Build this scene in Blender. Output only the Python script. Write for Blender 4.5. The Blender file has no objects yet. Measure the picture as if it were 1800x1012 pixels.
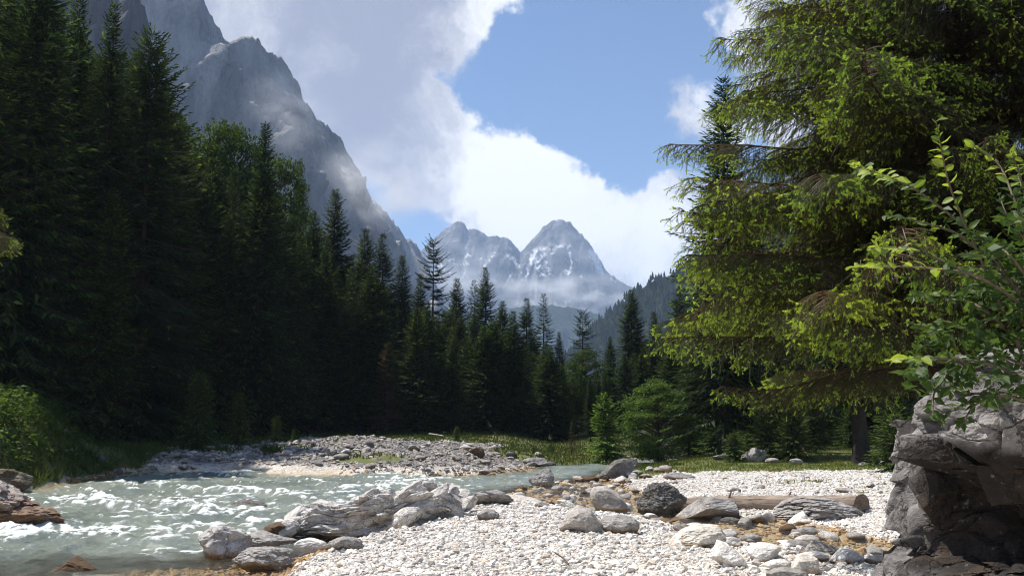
import bpy, math, random
import numpy as np
from mathutils import Vector, Matrix

# ----------------------------------------------------------------- camera, light, exposure
F = 1623.0                      # focal length in pixels of an 1800 wide picture
CAMZ = 1.7
PITCH = math.atan(244.0 / F)
SUN_AZ = math.radians(-64)      # measured from +Y (straight ahead), negative = to the left
SUN_EL = math.radians(61)
SUN_STRENGTH = 5.0
SKY_STRENGTH = 0.08
EXPOSURE = 0.85
HAZE_DENSITY = 0.0001

sc = bpy.context.scene
COL = sc.collection
rd = math.radians

cam_d = bpy.data.cameras.new("camera")
cam = bpy.data.objects.new("camera", cam_d)
COL.objects.link(cam)
cam_d.sensor_width = 36.0
cam_d.lens = F / 1800.0 * 36.0
cam_d.clip_start = 0.1
cam_d.clip_end = 30000
cam.location = (0, 0, CAMZ)
cam.rotation_euler = (math.pi / 2 + PITCH, 0, 0)
sc.camera = cam

sun_vec = Vector((math.sin(SUN_AZ) * math.cos(SUN_EL), math.cos(SUN_AZ) * math.cos(SUN_EL), math.sin(SUN_EL)))
sun_d = bpy.data.lights.new("sun", 'SUN')
sun_d.energy = SUN_STRENGTH
sun_d.angle = rd(0.5)
sun_d.color = (1.0, 0.955, 0.89)
sun = bpy.data.objects.new("sun", sun_d)
COL.objects.link(sun)
sun.rotation_euler = sun_vec.to_track_quat('Z', 'Y').to_euler()
sun.location = (0, 0, 60)

sc.view_settings.view_transform = 'Standard'
sc.view_settings.look = 'None'
sc.view_settings.gamma = 1.0
sc.view_settings.use_curve_mapping = False
sc.view_settings.exposure = EXPOSURE
sc.render.engine = 'CYCLES'
cy = sc.cycles
cy.use_denoising = True
cy.pixel_filter_type = 'BLACKMAN_HARRIS'
cy.filter_width = 1.1
cy.max_bounces = 6
cy.diffuse_bounces = 3
cy.glossy_bounces = 3
cy.transmission_bounces = 5
cy.transparent_max_bounces = 8
cy.volume_bounces = 1
cy.caustics_reflective = False
cy.caustics_refractive = False
cy.sample_clamp_indirect = 4.0


def unit(v):
    v = np.asarray(v, float)
    return v / (np.linalg.norm(v, axis=-1, keepdims=True) + 1e-12)


def ray(px, py):
    u = (px - 900.0) / F
    v = (506.0 - py) / F
    c, s = math.cos(PITCH), math.sin(PITCH)
    return np.array([u, c - v * s, s + v * c])


def at(px, py, Y):
    d = ray(px, py)
    t = Y / d[1]
    return np.array([d[0] * t, Y, CAMZ + d[2] * t])


def onz(px, py, z):
    d = ray(px, py)
    t = (z - CAMZ) / d[2]
    return np.array([d[0] * t, d[1] * t, z])


# ----------------------------------------------------------------- node helper
class NT:
    def __init__(s, tree):
        s.t = tree
        s.t.nodes.clear()

    def n(s, typ, ins=None, **props):
        nd = s.t.nodes.new(typ)
        for k, v in props.items():
            setattr(nd, k, v)
        for k, v in (ins or {}).items():
            sk = nd.inputs[k]
            if isinstance(v, bpy.types.NodeSocket):
                s.t.links.new(v, sk)
            elif v is not None:
                sk.default_value = v
        return nd

    def math(s, op, a, b=None, c=None, clamp=False):
        ins = {0: a}
        if b is not None:
            ins[1] = b
        if c is not None:
            ins[2] = c
        return s.n('ShaderNodeMath', ins, operation=op, use_clamp=clamp).outputs[0]

    def vmath(s, op, a, b=None, scale=None):
        ins = {0: a}
        if b is not None:
            ins[1] = b
        nd = s.n('ShaderNodeVectorMath', ins, operation=op)
        if scale is not None:
            nd.inputs['Scale'].default_value = scale
        return nd.outputs['Value'] if op in ('LENGTH', 'DOT_PRODUCT', 'DISTANCE') else nd.outputs[0]

    def noise(s, vec, scale, detail=4, rough=0.55, dist=0.0, color=False):
        nd = s.n('ShaderNodeTexNoise', {'Vector': vec, 'Scale': scale, 'Detail': detail, 'Roughness': rough, 'Distortion': dist})
        return nd.outputs['Color'] if color else nd.outputs['Fac']

    def ramp(s, fac, stops, interp='LINEAR'):
        nd = s.n('ShaderNodeValToRGB', {0: fac})
        cr = nd.color_ramp
        cr.interpolation = interp
        while len(cr.elements) < len(stops):
            cr.elements.new(0.5)
        for e, (p, c) in zip(cr.elements, stops):
            e.position = p
            e.color = (c[0], c[1], c[2], 1.0) if hasattr(c, '__len__') else (c, c, c, 1.0)
        return nd.outputs[0]

    def mix(s, fac, a, b, blend='MIX'):
        nd = s.n('ShaderNodeMix', data_type='RGBA', blend_type=blend)
        for k, v in ((0, fac), (6, a), (7, b)):
            if isinstance(v, bpy.types.NodeSocket):
                s.t.links.new(v, nd.inputs[k])
            elif k == 0:
                nd.inputs[k].default_value = v
            else:
                nd.inputs[k].default_value = (v[0], v[1], v[2], 1.0) if hasattr(v, '__len__') else (v, v, v, 1.0)
        return nd.outputs[2]

    def smooth(s, v, a, b, lo=0.0, hi=1.0):
        nd = s.n('ShaderNodeMapRange', {0: v, 1: a, 2: b, 3: lo, 4: hi}, interpolation_type='SMOOTHSTEP')
        return nd.outputs[0]

    def attr(s, name, color=False):
        nd = s.n('ShaderNodeAttribute', attribute_name=name)
        return nd.outputs['Color'] if color else nd.outputs['Fac']

    def bump(s, height, strength, dist, normal=None):
        ins = {'Height': height, 'Strength': strength, 'Distance': dist}
        if normal is not None:
            ins['Normal'] = normal
        return s.n('ShaderNodeBump', ins).outputs[0]


def new_mat(name):
    m = bpy.data.materials.new(name)
    m.use_nodes = True
    t = NT(m.node_tree)
    out = t.n('ShaderNodeOutputMaterial')
    return m, t, out


def link(t, a, b):
    t.t.links.new(a, b)


# ----------------------------------------------------------------- the sky
w = bpy.data.worlds.new("World")
sc.world = w
w.use_nodes = True
t = NT(w.node_tree)
wout = t.n('ShaderNodeOutputWorld')
sky = t.n('ShaderNodeTexSky', sky_type='NISHITA', sun_disc=False, sun_elevation=SUN_EL, sun_rotation=SUN_AZ,
          altitude=1200.0, air_density=1.0, dust_density=0.2, ozone_density=4.0)
dirv = t.n('ShaderNodeTexCoord').outputs['Generated']
dn = t.vmath('NORMALIZE', dirv)
warp = t.noise(dn, 3.2, 6, 0.62, color=True)
warp2 = t.noise(dn, 11.0, 6, 0.6, color=True)
dw = t.vmath('ADD', dn, t.vmath('SCALE', t.vmath('SUBTRACT', warp, (0.5, 0.5, 0.5)), scale=0.19))
dw = t.vmath('ADD', dw, t.vmath('SCALE', t.vmath('SUBTRACT', warp2, (0.5, 0.5, 0.5)), scale=0.085))


def blob_sum(blobs, vec, ax=1.0):
    acc = None
    for (px, py, r, wgt) in blobs:
        c = unit(ray(px, py))
        d = t.vmath('DISTANCE', vec, tuple(c))
        g = t.smooth(d, r / F * 1.35, 0.0, 0.0, wgt)
        acc = g if acc is None else t.math('ADD', acc, g)
    return acc


cloud_blobs = [(380, 40, 170, 1), (520, 60, 190, 1), (660, 60, 190, 1), (765, 5, 118, 1), (868, 0, 66, .8), (600, 210, 170, 1), (690, 250, 120, 1),
               (650, 290, 55, .5), (775, 235, 62, .8), (835, 292, 95, 1.1), (930, 330, 100, 1.1), (1030, 368, 80, 1.0), (825, 350, 75, .9),
               (900, 400, 150, 1), (1080, 440, 110, 1), (1160, 430, 110, 1), (1250, 430, 130, 1), (960, 520, 190, 1), (830, 510, 120, .8),
               (1222, 185, 80, 1.1), (1330, 15, 110, 1.1), (1272, 58, 55, .8), (1420, 140, 150, 1), (1600, 320, 260, .9),
               (300, -300, 380, 1), (-300, 100, 380, 1), (1800, -250, 300, .9), (1000, -620, 260, .8), (2500, 300, 420, .9), (-1300, 200, 420, 1), (-2600, -400, 700, .8)]
bs = blob_sum(cloud_blobs, dw)
# the rest of the sky: scattered cumulus of the same kind
rest = t.noise(dn, 2.6, 7, 0.6)
rest = t.smooth(rest, 0.52, 0.64)
front = t.smooth(t.n('ShaderNodeSeparateXYZ', {0: dn}).outputs[1], 0.45, 0.1)
dens = t.math('MAXIMUM', bs, t.math('MULTIPLY', rest, front))
wisp = t.noise(t.vmath('MULTIPLY', dw, (2.0, 2.0, 5.0)), 2.0, 8, 0.62)
wispm = t.math('MULTIPLY', t.smooth(wisp, 0.52, 0.80), 0.35)
fine = t.noise(dn, 19.0, 9, 0.66)
dens = t.math('ADD', dens, t.math('MULTIPLY', t.math('SUBTRACT', fine, 0.5), 0.95))
cov = t.smooth(dens, 0.31, 0.74)
cov = t.math('MAXIMUM', cov, wispm)
white_blobs = [(900, 300, 190, 1), (1000, 350, 120, .8), (1150, 420, 140, .9), (890, 15, 80, .7), (830, 60, 60, .4), (430, 60, 80, .35), (1300, 100, 200, .6)]
wb = blob_sum(white_blobs, dw)
puff = t.noise(dw, 7.5, 9, 0.64)
bright = t.math('ADD', t.math('MULTIPLY', wb, 0.85), t.math('MULTIPLY', t.math('SUBTRACT', puff, 0.49), 2.3))
bright = t.smooth(bright, -0.2, 0.9)
CL = 1.0 / SKY_STRENGTH
ccol = t.ramp(bright, [(0.0, (0.215 * CL, 0.23 * CL, 0.30 * CL)), (0.5, (0.40 * CL, 0.41 * CL, 0.45 * CL)), (1.0, (0.66 * CL, 0.665 * CL, 0.68 * CL))])
skyc = t.mix(1.0, sky.outputs[0], (1.0, 1.0, 1.0), 'MULTIPLY')
skycol = t.mix(cov, skyc, ccol)
bg = t.n('ShaderNodeBackground', {'Color': skycol, 'Strength': SKY_STRENGTH})
link(t, bg.outputs[0], wout.inputs[0])


# ----------------------------------------------------------------- numpy noise
def _h(ix, iy, iz, seed):
    h = (ix * 374761393 + iy * 668265263 + iz * 1440662683 + seed * 974634777) & 0xffffffff
    h = ((h ^ (h >> 13)) * 1274126177) & 0xffffffff
    return h ^ (h >> 16)


_G = np.array([[1, 1, 0], [-1, 1, 0], [1, -1, 0], [-1, -1, 0], [1, 0, 1], [-1, 0, 1], [1, 0, -1], [-1, 0, -1],
               [0, 1, 1], [0, -1, 1], [0, 1, -1], [0, -1, -1], [1, 1, 0], [0, -1, 1], [-1, 1, 0], [0, -1, -1]], float)


def noise(p, seed=0):
    p = np.asarray(p, float)
    i = np.floor(p).astype(np.int64)
    f = p - i
    u = f * f * f * (f * (f * 6 - 15) + 10)
    r = np.zeros(len(p))
    for dx in (0, 1):
        wx = u[:, 0] if dx else 1 - u[:, 0]
        for dy in (0, 1):
            wy = u[:, 1] if dy else 1 - u[:, 1]
            for dz in (0, 1):
                wz = u[:, 2] if dz else 1 - u[:, 2]
                g = _G[_h(i[:, 0] + dx, i[:, 1] + dy, i[:, 2] + dz, seed) & 15]
                r += wx * wy * wz * (g[:, 0] * (f[:, 0] - dx) + g[:, 1] * (f[:, 1] - dy) + g[:, 2] * (f[:, 2] - dz))
    return r


def fbm(p, octv=4, gain=0.5, lac=2.03, seed=0):
    p = np.asarray(p, float)
    a, s = 1.0, np.zeros(len(p))
    for k in range(octv):
        s += a * noise(p, seed + k * 17)
        p = p * lac + 3.7
        a *= gain
    return s


def ridged(p, octv=4, gain=0.5, lac=2.05, seed=0):
    p = np.asarray(p, float)
    a, s = 1.0, np.zeros(len(p))
    for k in range(octv):
        s += a * (1 - 2.2 * np.abs(noise(p, seed + k * 13)))
        p = p * lac + 1.9
        a *= gain
    return s


def worley(p, seed=0):
    p = np.asarray(p, float)
    i = np.floor(p).astype(np.int64)
    f1 = np.full(len(p), 9.0)
    f2 = np.full(len(p), 9.0)
    cid = np.zeros(len(p))
    for dx in (-1, 0, 1):
        for dy in (-1, 0, 1):
            for dz in (-1, 0, 1):
                c = i + (dx, dy, dz)
                hsh = _h(c[:, 0], c[:, 1], c[:, 2], seed)
                o = np.stack([(hsh & 1023) / 1023.0, ((hsh >> 10) & 1023) / 1023.0, ((hsh >> 20) & 1023) / 1023.0], 1)
                d = np.linalg.norm(c + o - p, axis=1)
                m = d < f1
                f2 = np.where(m, f1, np.minimum(f2, d))
                cid = np.where(m, (hsh % 997) / 997.0, cid)
                f1 = np.where(m, d, f1)
    return f1, f2, cid


def facets(p, seed, step=0.5, tilt=0.5, edge=0.06):
    """broken rock: every cell of space gets its own flat, tilted face"""
    p = np.asarray(p, float)
    i = np.floor(p).astype(np.int64)
    f1 = np.full(len(p), 9.0)
    f2 = np.full(len(p), 9.0)
    val = np.zeros(len(p))
    for dx in (-1, 0, 1):
        for dy in (-1, 0, 1):
            for dz in (-1, 0, 1):
                c = i + (dx, dy, dz)
                hsh = _h(c[:, 0], c[:, 1], c[:, 2], seed)
                o = np.stack([(hsh & 1023) / 1023.0, ((hsh >> 10) & 1023) / 1023.0, ((hsh >> 20) & 1023) / 1023.0], 1)
                v = p - (c + o)
                d = np.linalg.norm(v, axis=1)
                h2 = _h(c[:, 0], c[:, 1], c[:, 2], seed + 101)
                g = np.stack([(h2 & 1023), (h2 >> 10) & 1023, (h2 >> 20) & 1023], 1) / 511.5 - 1.0
                q = step * ((h2 % 991) / 991.0 - 0.5) + tilt * (v * g).sum(1)
                m = d < f1
                f2 = np.where(m, f1, np.minimum(f2, d))
                val = np.where(m, q, val)
                f1 = np.where(m, d, f1)
    e = f2 - f1
    return val * sstep(e, 0.0, edge), e


def sstep(v, a, b):
    q = np.clip((v - a) / (b - a), 0, 1)
    return q * q * (3 - 2 * q)


# ----------------------------------------------------------------- mesh helpers
def make_mesh(name, V, Fc, mat=None, smooth=False, attrs=None):
    V = np.ascontiguousarray(V, np.float32)
    Fc = np.ascontiguousarray(Fc, np.int32)
    nf, k = Fc.shape
    me = bpy.data.meshes.new(name)
    me.vertices.add(len(V))
    me.vertices.foreach_set('co', V.ravel())
    me.loops.add(nf * k)
    me.loops.foreach_set('vertex_index', Fc.ravel())
    me.polygons.add(nf)
    me.polygons.foreach_set('loop_start', np.arange(0, nf * k, k, dtype=np.int32))
    me.polygons.foreach_set('use_smooth', np.full(nf, bool(smooth)))
    for an, a in (attrs or {}).items():
        a = np.asarray(a, np.float32)
        if a.ndim == 2:
            at_ = me.attributes.new(an, 'FLOAT_COLOR', 'POINT')
            if a.shape[1] == 3:
                a = np.concatenate([a, np.ones((len(a), 1), np.float32)], 1)
            at_.data.foreach_set('color', np.ascontiguousarray(a).ravel())
        else:
            at_ = me.attributes.new(an, 'FLOAT', 'POINT')
            at_.data.foreach_set('value', a)
    if mat is not None:
        me.materials.append(mat)
    me.update(calc_edges=True)
    return me


def link_obj(name, data, parent=None, loc=None, rot=None, scale=None):
    o = bpy.data.objects.new(name, data)
    COL.objects.link(o)
    if parent is not None:
        o.parent = parent
    if loc is not None:
        o.location = loc
    if rot is not None:
        o.rotation_euler = rot
    if scale is not None:
        o.scale = scale
    return o


def tag(o, label=None, cat=None, group=None, kind=None):
    if label:
        o['label'] = label
    if cat:
        o['category'] = cat
    if group:
        o['group'] = group
    if kind:
        o['kind'] = kind
    return o


def empty(name, loc, rz=0.0):
    o = link_obj(name, None, loc=loc, rot=(0, 0, rz))
    o.empty_display_size = 0.2
    return o


class Geo:
    """collects vertex / face / colour blocks that share one face size"""
    def __init__(s):
        s.V, s.F, s.C, s.n = [], [], [], 0

    def add(s, V, Fc, C):
        s.V.append(V)
        s.F.append(Fc + s.n)
        C = np.asarray(C, float)
        if C.ndim == 1:
            C = np.tile(C, (len(V), 1))
        s.C.append(C)
        s.n += len(V)

    def mesh(s, name, mat, smooth=False):
        return make_mesh(name, np.concatenate(s.V), np.concatenate(s.F), mat, smooth, {'col': np.concatenate(s.C)})


def blades(P, D, N, l, wd, C, bend=0.0, wide=0.45):
    """leaf shaped quads: base P, direction D, facing N"""
    n = len(P)
    l = np.broadcast_to(np.asarray(l, float), (n,))[:, None]
    wd = np.broadcast_to(np.asarray(wd, float), (n,))[:, None]
    S = unit(np.cross(D, N))
    mid = P + D * l * wide + N * l * 0.06
    V = np.stack([P, mid + S * wd / 2, P + D * l - np.array([0, 0, 1.0]) * l * bend, mid - S * wd / 2], 1).reshape(-1, 3)
    Fc = np.arange(4 * n).reshape(n, 4)
    C = np.asarray(C, float)
    if C.ndim == 1:
        C = np.tile(C, (n, 1))
    return V, Fc, np.repeat(C, 4, 0)


def sticks(P0, P1, r0, r1, C):
    """three sided twigs as quads"""
    n = len(P0)
    D = unit(P1 - P0)
    ref = np.where(np.abs(D[:, 2:3]) > 0.9, np.array([[1.0, 0, 0]]), np.array([[0, 0, 1.0]]))
    A = unit(np.cross(D, ref))
    B = np.cross(D, A)
    r0 = np.broadcast_to(np.asarray(r0, float), (n,))[:, None]
    r1 = np.broadcast_to(np.asarray(r1, float), (n,))[:, None]
    vs = []
    for k in range(3):
        a = 2 * math.pi * k / 3
        q = A * math.cos(a) + B * math.sin(a)
        vs += [P0 + q * r0, P1 + q * r1]
    V = np.stack(vs, 1).reshape(-1, 3)
    b = (np.arange(n) * 6)[:, None]
    Fc = np.concatenate([b + np.array([[0, 2, 3, 1]]), b + np.array([[2, 4, 5, 3]]), b + np.array([[4, 0, 1, 5]])])
    C = np.asarray(C, float)
    if C.ndim == 1:
        C = np.tile(C, (n, 1))
    return V, Fc, np.repeat(C, 6, 0)


def tube(pts, rad, sides=8, cap=False):
    pts = np.asarray(pts, float)
    n = len(pts)
    T = unit(np.gradient(pts, axis=0))
    ref = np.array([0, 0, 1.0]) if abs(T[0, 2]) < 0.8 else np.array([1.0, 0, 0])
    A = unit(np.cross(T, ref))
    B = np.cross(T, A)
    th = np.linspace(0, 2 * math.pi, sides, endpoint=False)
    V = pts[:, None, :] + np.asarray(rad)[:, None, None] * (A[:, None, :] * np.cos(th)[None, :, None] + B[:, None, :] * np.sin(th)[None, :, None])
    V = V.reshape(-1, 3)
    i = np.arange(n - 1)[:, None] * sides
    j = np.arange(sides)[None, :]
    a = i + j
    b = i + (j + 1) % sides
    Fc = np.stack([a, b, b + sides, a + sides], -1).reshape(-1, 4)
    return V, Fc


def grid_faces(nr, nc, wrap=False):
    r = np.arange(nr - 1)[:, None]
    c = np.arange(nc if wrap else nc - 1)[None, :]
    a = r * nc + c
    b = r * nc + (c + 1) % nc
    return np.stack([a, b, b + nc, a + nc], -1).reshape(-1, 4)


_ico = {}


def ico(sub):
    if sub not in _ico:
        import bmesh
        bm = bmesh.new()
        bmesh.ops.create_icosphere(bm, subdivisions=sub, radius=1.0)
        bm.verts.ensure_lookup_table()
        V = np.array([v.co[:] for v in bm.verts])
        Fc = np.array([[v.index for v in f.verts] for f in bm.faces])
        bm.free()
        _ico[sub] = (V, Fc)
    V, Fc = _ico[sub]
    return V.copy(), Fc


# ----------------------------------------------------------------- materials
def foliage_mat(name, transl=0.42, gain=1.0, rough=0.5, spec=0.25, tint=(1.25, 1.25, 0.55)):
    m, t, out = new_mat(name)
    c = t.attr('col', True)
    rnd = t.n('ShaderNodeObjectInfo').outputs['Random']
    c = t.mix(1.0, c, t.ramp(rnd, [(0, (0.78 * gain, 0.84 * gain, 0.85 * gain)), (0.5, (1.0 * gain, 1.0 * gain, 1.0 * gain)), (1, (1.22 * gain, 1.08 * gain, 0.9 * gain))]), 'MULTIPLY')
    p = t.n('ShaderNodeBsdfPrincipled', {'Base Color': c, 'Roughness': rough, 'Specular IOR Level': spec})
    tc = t.mix(1.0, c, tint, 'MULTIPLY')
    tr = t.n('ShaderNodeBsdfTranslucent', {'Color': tc})
    mx = t.n('ShaderNodeMixShader', {0: transl, 1: p.outputs[0], 2: tr.outputs[0]})
    link(t, mx.outputs[0], out.inputs[0])
    return m


def vcol_mat(name, rough=0.8, bump_scale=None, bump_str=0.4, bump_dist=0.02, spec=0.3, var=0.25, vscale=9.0, gain=1.0):
    m, t, out = new_mat(name)
    co = t.n('ShaderNodeTexCoord').outputs['Object']
    c = t.attr('col', True)
    nz = t.noise(co, vscale, 6, 0.65)
    c = t.mix(1.0, c, t.ramp(nz, [(0.25, (1 - var) * gain), (0.75, (1 + var) * gain)]), 'MULTIPLY')
    ins = {'Base Color': c, 'Roughness': rough, 'Specular IOR Level': spec}
    if bump_scale:
        ins['Normal'] = t.bump(t.noise(co, bump_scale, 8, 0.65), bump_str, bump_dist)
    p = t.n('ShaderNodeBsdfPrincipled', ins)
    link(t, p.outputs[0], out.inputs[0])
    return m


def rock_mat(name, c0, c1, c2, scale=2.0, stain=None, stain_h=0.22, moss=None, lichen=0.0, bump=0.7, bdist=0.03, vein=0.0, pos_off=0.0):
    """limestone: cloudy tone, darker pits, pale veins, an algae stain near the water line, moss on top"""
    m, t, out = new_mat(name)
    tc = t.n('ShaderNodeTexCoord')
    co = tc.outputs['Object']
    geo = t.n('ShaderNodeNewGeometry')
    n1 = t.noise(co, scale, 6, 0.6, 0.3)
    n2 = t.noise(co, scale * 5.3, 8, 0.68)
    n3 = t.noise(co, scale * 21, 6, 0.7)
    c = t.ramp(n1, [(0.3, c0), (0.5, c1), (0.7, c2)])
    c = t.mix(1.0, c, t.ramp(n2, [(0.3, 0.62), (0.52, 1.0), (0.75, 1.16)]), 'MULTIPLY')
    c = t.mix(1.0, c, t.ramp(n3, [(0.32, 0.72), (0.5, 1.0), (0.7, 1.12)]), 'MULTIPLY')
    vor = t.n('ShaderNodeTexVoronoi', {'Vector': t.vmath('ADD', co, t.vmath('SCALE', t.noise(co, scale * 2, 4, 0.6, color=True), scale=0.9)), 'Scale': scale * 1.3}, feature='DISTANCE_TO_EDGE')
    crack = t.smooth(vor.outputs['Distance'], 0.0, 0.035)
    c = t.mix(t.math('MULTIPLY', t.math('MULTIPLY', t.math('SUBTRACT', 1.0, crack), t.smooth(n2, 0.42, 0.6)), 0.5), c, (0.08, 0.07, 0.06))
    if vein:
        vn = t.noise(t.vmath('MULTIPLY', co, (3.0, 1.0, 6.0)), scale, 3, 0.5, 1.2)
        vm = t.smooth(t.math('ABSOLUTE', t.math('SUBTRACT', vn, 0.5)), 0.02, 0.0)
        c = t.mix(t.math('MULTIPLY', vm, vein), c, (0.62, 0.6, 0.56))
    if lichen:
        ln = t.noise(co, scale * 9, 5, 0.7)
        c = t.mix(t.math('MULTIPLY', t.smooth(ln, 0.56, 0.64), lichen), c, (0.55, 0.54, 0.5))
    if moss:
        nz = t.n('ShaderNodeSeparateXYZ', {0: geo.outputs['Normal']}).outputs[2]
        mm = t.math('MULTIPLY', t.smooth(nz, 0.2, 0.75), t.smooth(t.noise(co, scale * 2.4, 6, 0.65), 0.45, 0.62))
        c = t.mix(t.math('MULTIPLY', mm, 0.9), c, moss)
    if stain:
        z = t.n('ShaderNodeSeparateXYZ', {0: co}).outputs[2]
        sm = t.smooth(t.math('ADD', z, t.math('MULTIPLY', t.math('SUBTRACT', n2, 0.5), stain_h * 1.2)), pos_off + stain_h, pos_off + stain_h * 0.3)
        c = t.mix(t.math('MULTIPLY', sm, 0.85), c, t.mix(n2, stain, tuple(0.45 * q for q in stain)))
    hgt = t.math('ADD', t.math('MULTIPLY', n2, 0.7), t.math('ADD', t.math('MULTIPLY', n3, 0.3), t.math('MULTIPLY', crack, 0.35)))
    nrm = t.bump(hgt, bump, bdist)
    p = t.n('ShaderNodeBsdfPrincipled', {'Base Color': c, 'Roughness': 0.82, 'Specular IOR Level': 0.3, 'Normal': nrm})
    link(t, p.outputs[0], out.inputs[0])
    return m
# ----------------------------------------------------------------- terrain
def zw(y):
    return -0.46 + 0.004 * (np.clip(y, 8, 70) - 12)


def wpt(px, py):
    p = onz(px, py, -0.46)
    for _ in range(6):
        p = onz(px, py, float(zw(p[1])))
    return (p[0], p[1])


RIVER = [(-3.6, 6.0), (-3.2, 10.0), wpt(505, 1010), wpt(560, 975), wpt(640, 955), wpt(760, 905), wpt(838, 882), wpt(900, 862), wpt(990, 848),
         wpt(1055, 838), wpt(1085, 828), (7.5, 50), (10, 56), (16, 62), (22, 66), (21, 69), (14, 65), (8, 59), wpt(1020, 815), wpt(950, 818), wpt(905, 826), wpt(850, 833),
         wpt(760, 836), wpt(650, 834), wpt(560, 834), wpt(500, 833), wpt(420, 829), wpt(300, 829), wpt(190, 832), (-16.8, 36.5), (-16.4, 33), (-17.3, 27), (-18.5, 22), (-20, 13.5), (-9.5, 12.3), (-6.6, 10.6), (-5.2, 9.6), (-4.7, 8), (-4.6, 0), (-3.9, 0)]
STREAM = [wpt(850, 878), wpt(900, 858), wpt(1000, 846), wpt(1060, 840), wpt(1110, 862), wpt(1180, 884), wpt(1290, 908), wpt(1390, 916), wpt(1500, 936), wpt(1570, 958), (7.5, 15.0), (11, 13), (11, 10.5), (7, 11.6),
          wpt(1560, 1003), wpt(1400, 990), wpt(1330, 985), wpt(1245, 966), wpt(1190, 938), wpt(1060, 918), wpt(960, 888), wpt(880, 886)]


def sdf(poly, x, y):
    """signed distance to a closed polygon, negative inside"""
    P = np.array(poly, float)
    d = np.full(len(x), 1e9)
    ins = np.zeros(len(x), bool)
    for k in range(len(P)):
        a, b = P[k], P[(k + 1) % len(P)]
        e = b - a
        wx, wy = x - a[0], y - a[1]
        q = np.clip((wx * e[0] + wy * e[1]) / (e @ e), 0, 1)
        d = np.minimum(d, (wx - q * e[0]) ** 2 + (wy - q * e[1]) ** 2)
        c = (a[1] > y) != (b[1] > y)
        with np.errstate(divide='ignore', invalid='ignore'):
            xi = a[0] + (y - a[1]) / (b[1] - a[1] + 1e-12) * e[0]
        ins ^= c & (x < xi)
    d = np.sqrt(d)
    return np.where(ins, -d, d)


HEAP = onz(518, 800, 0.55)


def terrain(x, y):
    x = np.asarray(x, float)
    y = np.asarray(y, float)
    near = (np.abs(x) < 130) & (y > -60) & (y < 190)
    sr = np.full(len(x), 60.0)
    ss = np.full(len(x), 60.0)
    sr[near] = sdf(RIVER, x[near], y[near])
    ss[near] = sdf(STREAM, x[near], y[near])
    p2 = np.stack([x, y, np.zeros_like(x)], 1)
    wob = fbm(p2 * 0.55, 4, seed=3) * 0.55
    sr2 = sr + wob
    ss2 = ss + wob * 0.6
    sd = np.minimum(sr2, ss2)
    z0 = zw(y)
    frontbar = sstep(27.5 - 1.73 * (x + 0.5) - y, -1.5, 1.5) * sstep(28 - y, 0, 2)
    leftfar = sstep(-x, -1.0, 2.0) * (y > 26)
    slow = 1.0 + 4.5 * (1 - np.maximum(frontbar, leftfar))
    land = 0.47 * (1 - np.exp(-np.maximum(sd, 0) / (0.75 * slow)))
    shal = 1 - 0.78 * (1 - sstep(np.hypot((x + 5.8) * 0.5, y - 13.9), 1.5, 4.6))
    deep = -(np.minimum(0.65, 0.25 * np.maximum(-sr2, 0)) * shal + 0.10 * sstep(-sr2, 0.0, 0.5)) * (sr2 < 0) - (0.045 + np.minimum(0.07, 0.12 * np.maximum(-ss2, 0))) * ((ss2 < 0) & (sr2 >= 0))
    z = z0 + np.where(sd >= 0, land, deep)
    inland = np.maximum(sd, 0)
    # far gravel bank on the left and its heap
    far = sstep(y, 36, 44) * sstep(-x, -4, 1)
    z += far * np.minimum(inland * 0.055, 0.7)
    z += 0.40 * np.exp(-(((x - HEAP[0]) / 2.3) ** 2 + ((y - 51.5) / 2.0) ** 2)) + 0.18 * np.exp(-(((x - HEAP[0] - 5) / 6.0) ** 2 + ((y - 52) / 2.5) ** 2))
    z += far * (0.16 * fbm(p2 * 0.7, 4, seed=5) + 0.10 * fbm(p2 * 2.3, 3, seed=6)) * sstep(inland, 0.2, 2)
    # herb covered bank at the left
    bank = sstep(-x, 13.8, 18.8) * sstep(y, 23, 28) * (1 - sstep(y, 38.5, 46)) * sstep(inland, 0.0, 2.5)
    z += bank * (2.45 + 0.25 * fbm(p2 * 0.4, 3, seed=8))
    # meadow at the right, gently up towards the wood
    right = sstep(x, 2, 8)
    z += right * sstep(inland, 0, 3) * (0.028 * np.clip(y - 42, 0, 60) + 0.05 * fbm(p2 * 0.25, 3, seed=9))
    # forest floor and valley sides
    z += sstep(y, 58, 90) * 1.0 + 0.03 * np.clip(y - 80, 0, 300)
    side = np.maximum(-x - 24 - 0.12 * np.clip(y - 40, 0, 400), 0)
    z += 0.35 * side * sstep(side, 0, 30)
    side = np.maximum(x - 34 - 0.10 * np.clip(y - 40, 0, 400), 0)
    z += 0.18 * side * sstep(side, 0, 30)
    z = np.minimum(z, 40 + 0.01 * np.hypot(x, y))
    # small relief
    z += (0.035 * fbm(p2 * 1.6, 3, seed=11)) * sstep(sd, -0.2, 0.4) + 0.05 * fbm(p2 * 1.9, 3, seed=12) * (sr2 < 0)
    z += 0.05 * fbm(p2 * 2.4, 4, seed=13) * ((ss2 < 0.4) & (sr2 > 0))
    return z, sr2, ss2


def tz(x, y):
    return float(terrain(np.array([x]), np.array([y]))[0][0])


def onground(px, py):
    z = -0.2
    p = onz(px, py, z)
    for _ in range(12):
        z = 0.5 * z + 0.5 * tz(p[0], p[1])
        if z > CAMZ - 0.2 and py > 750:
            z = CAMZ - 0.3
        p = onz(px, py, z)
    return np.array([p[0], p[1], tz(p[0], p[1])])


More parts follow.
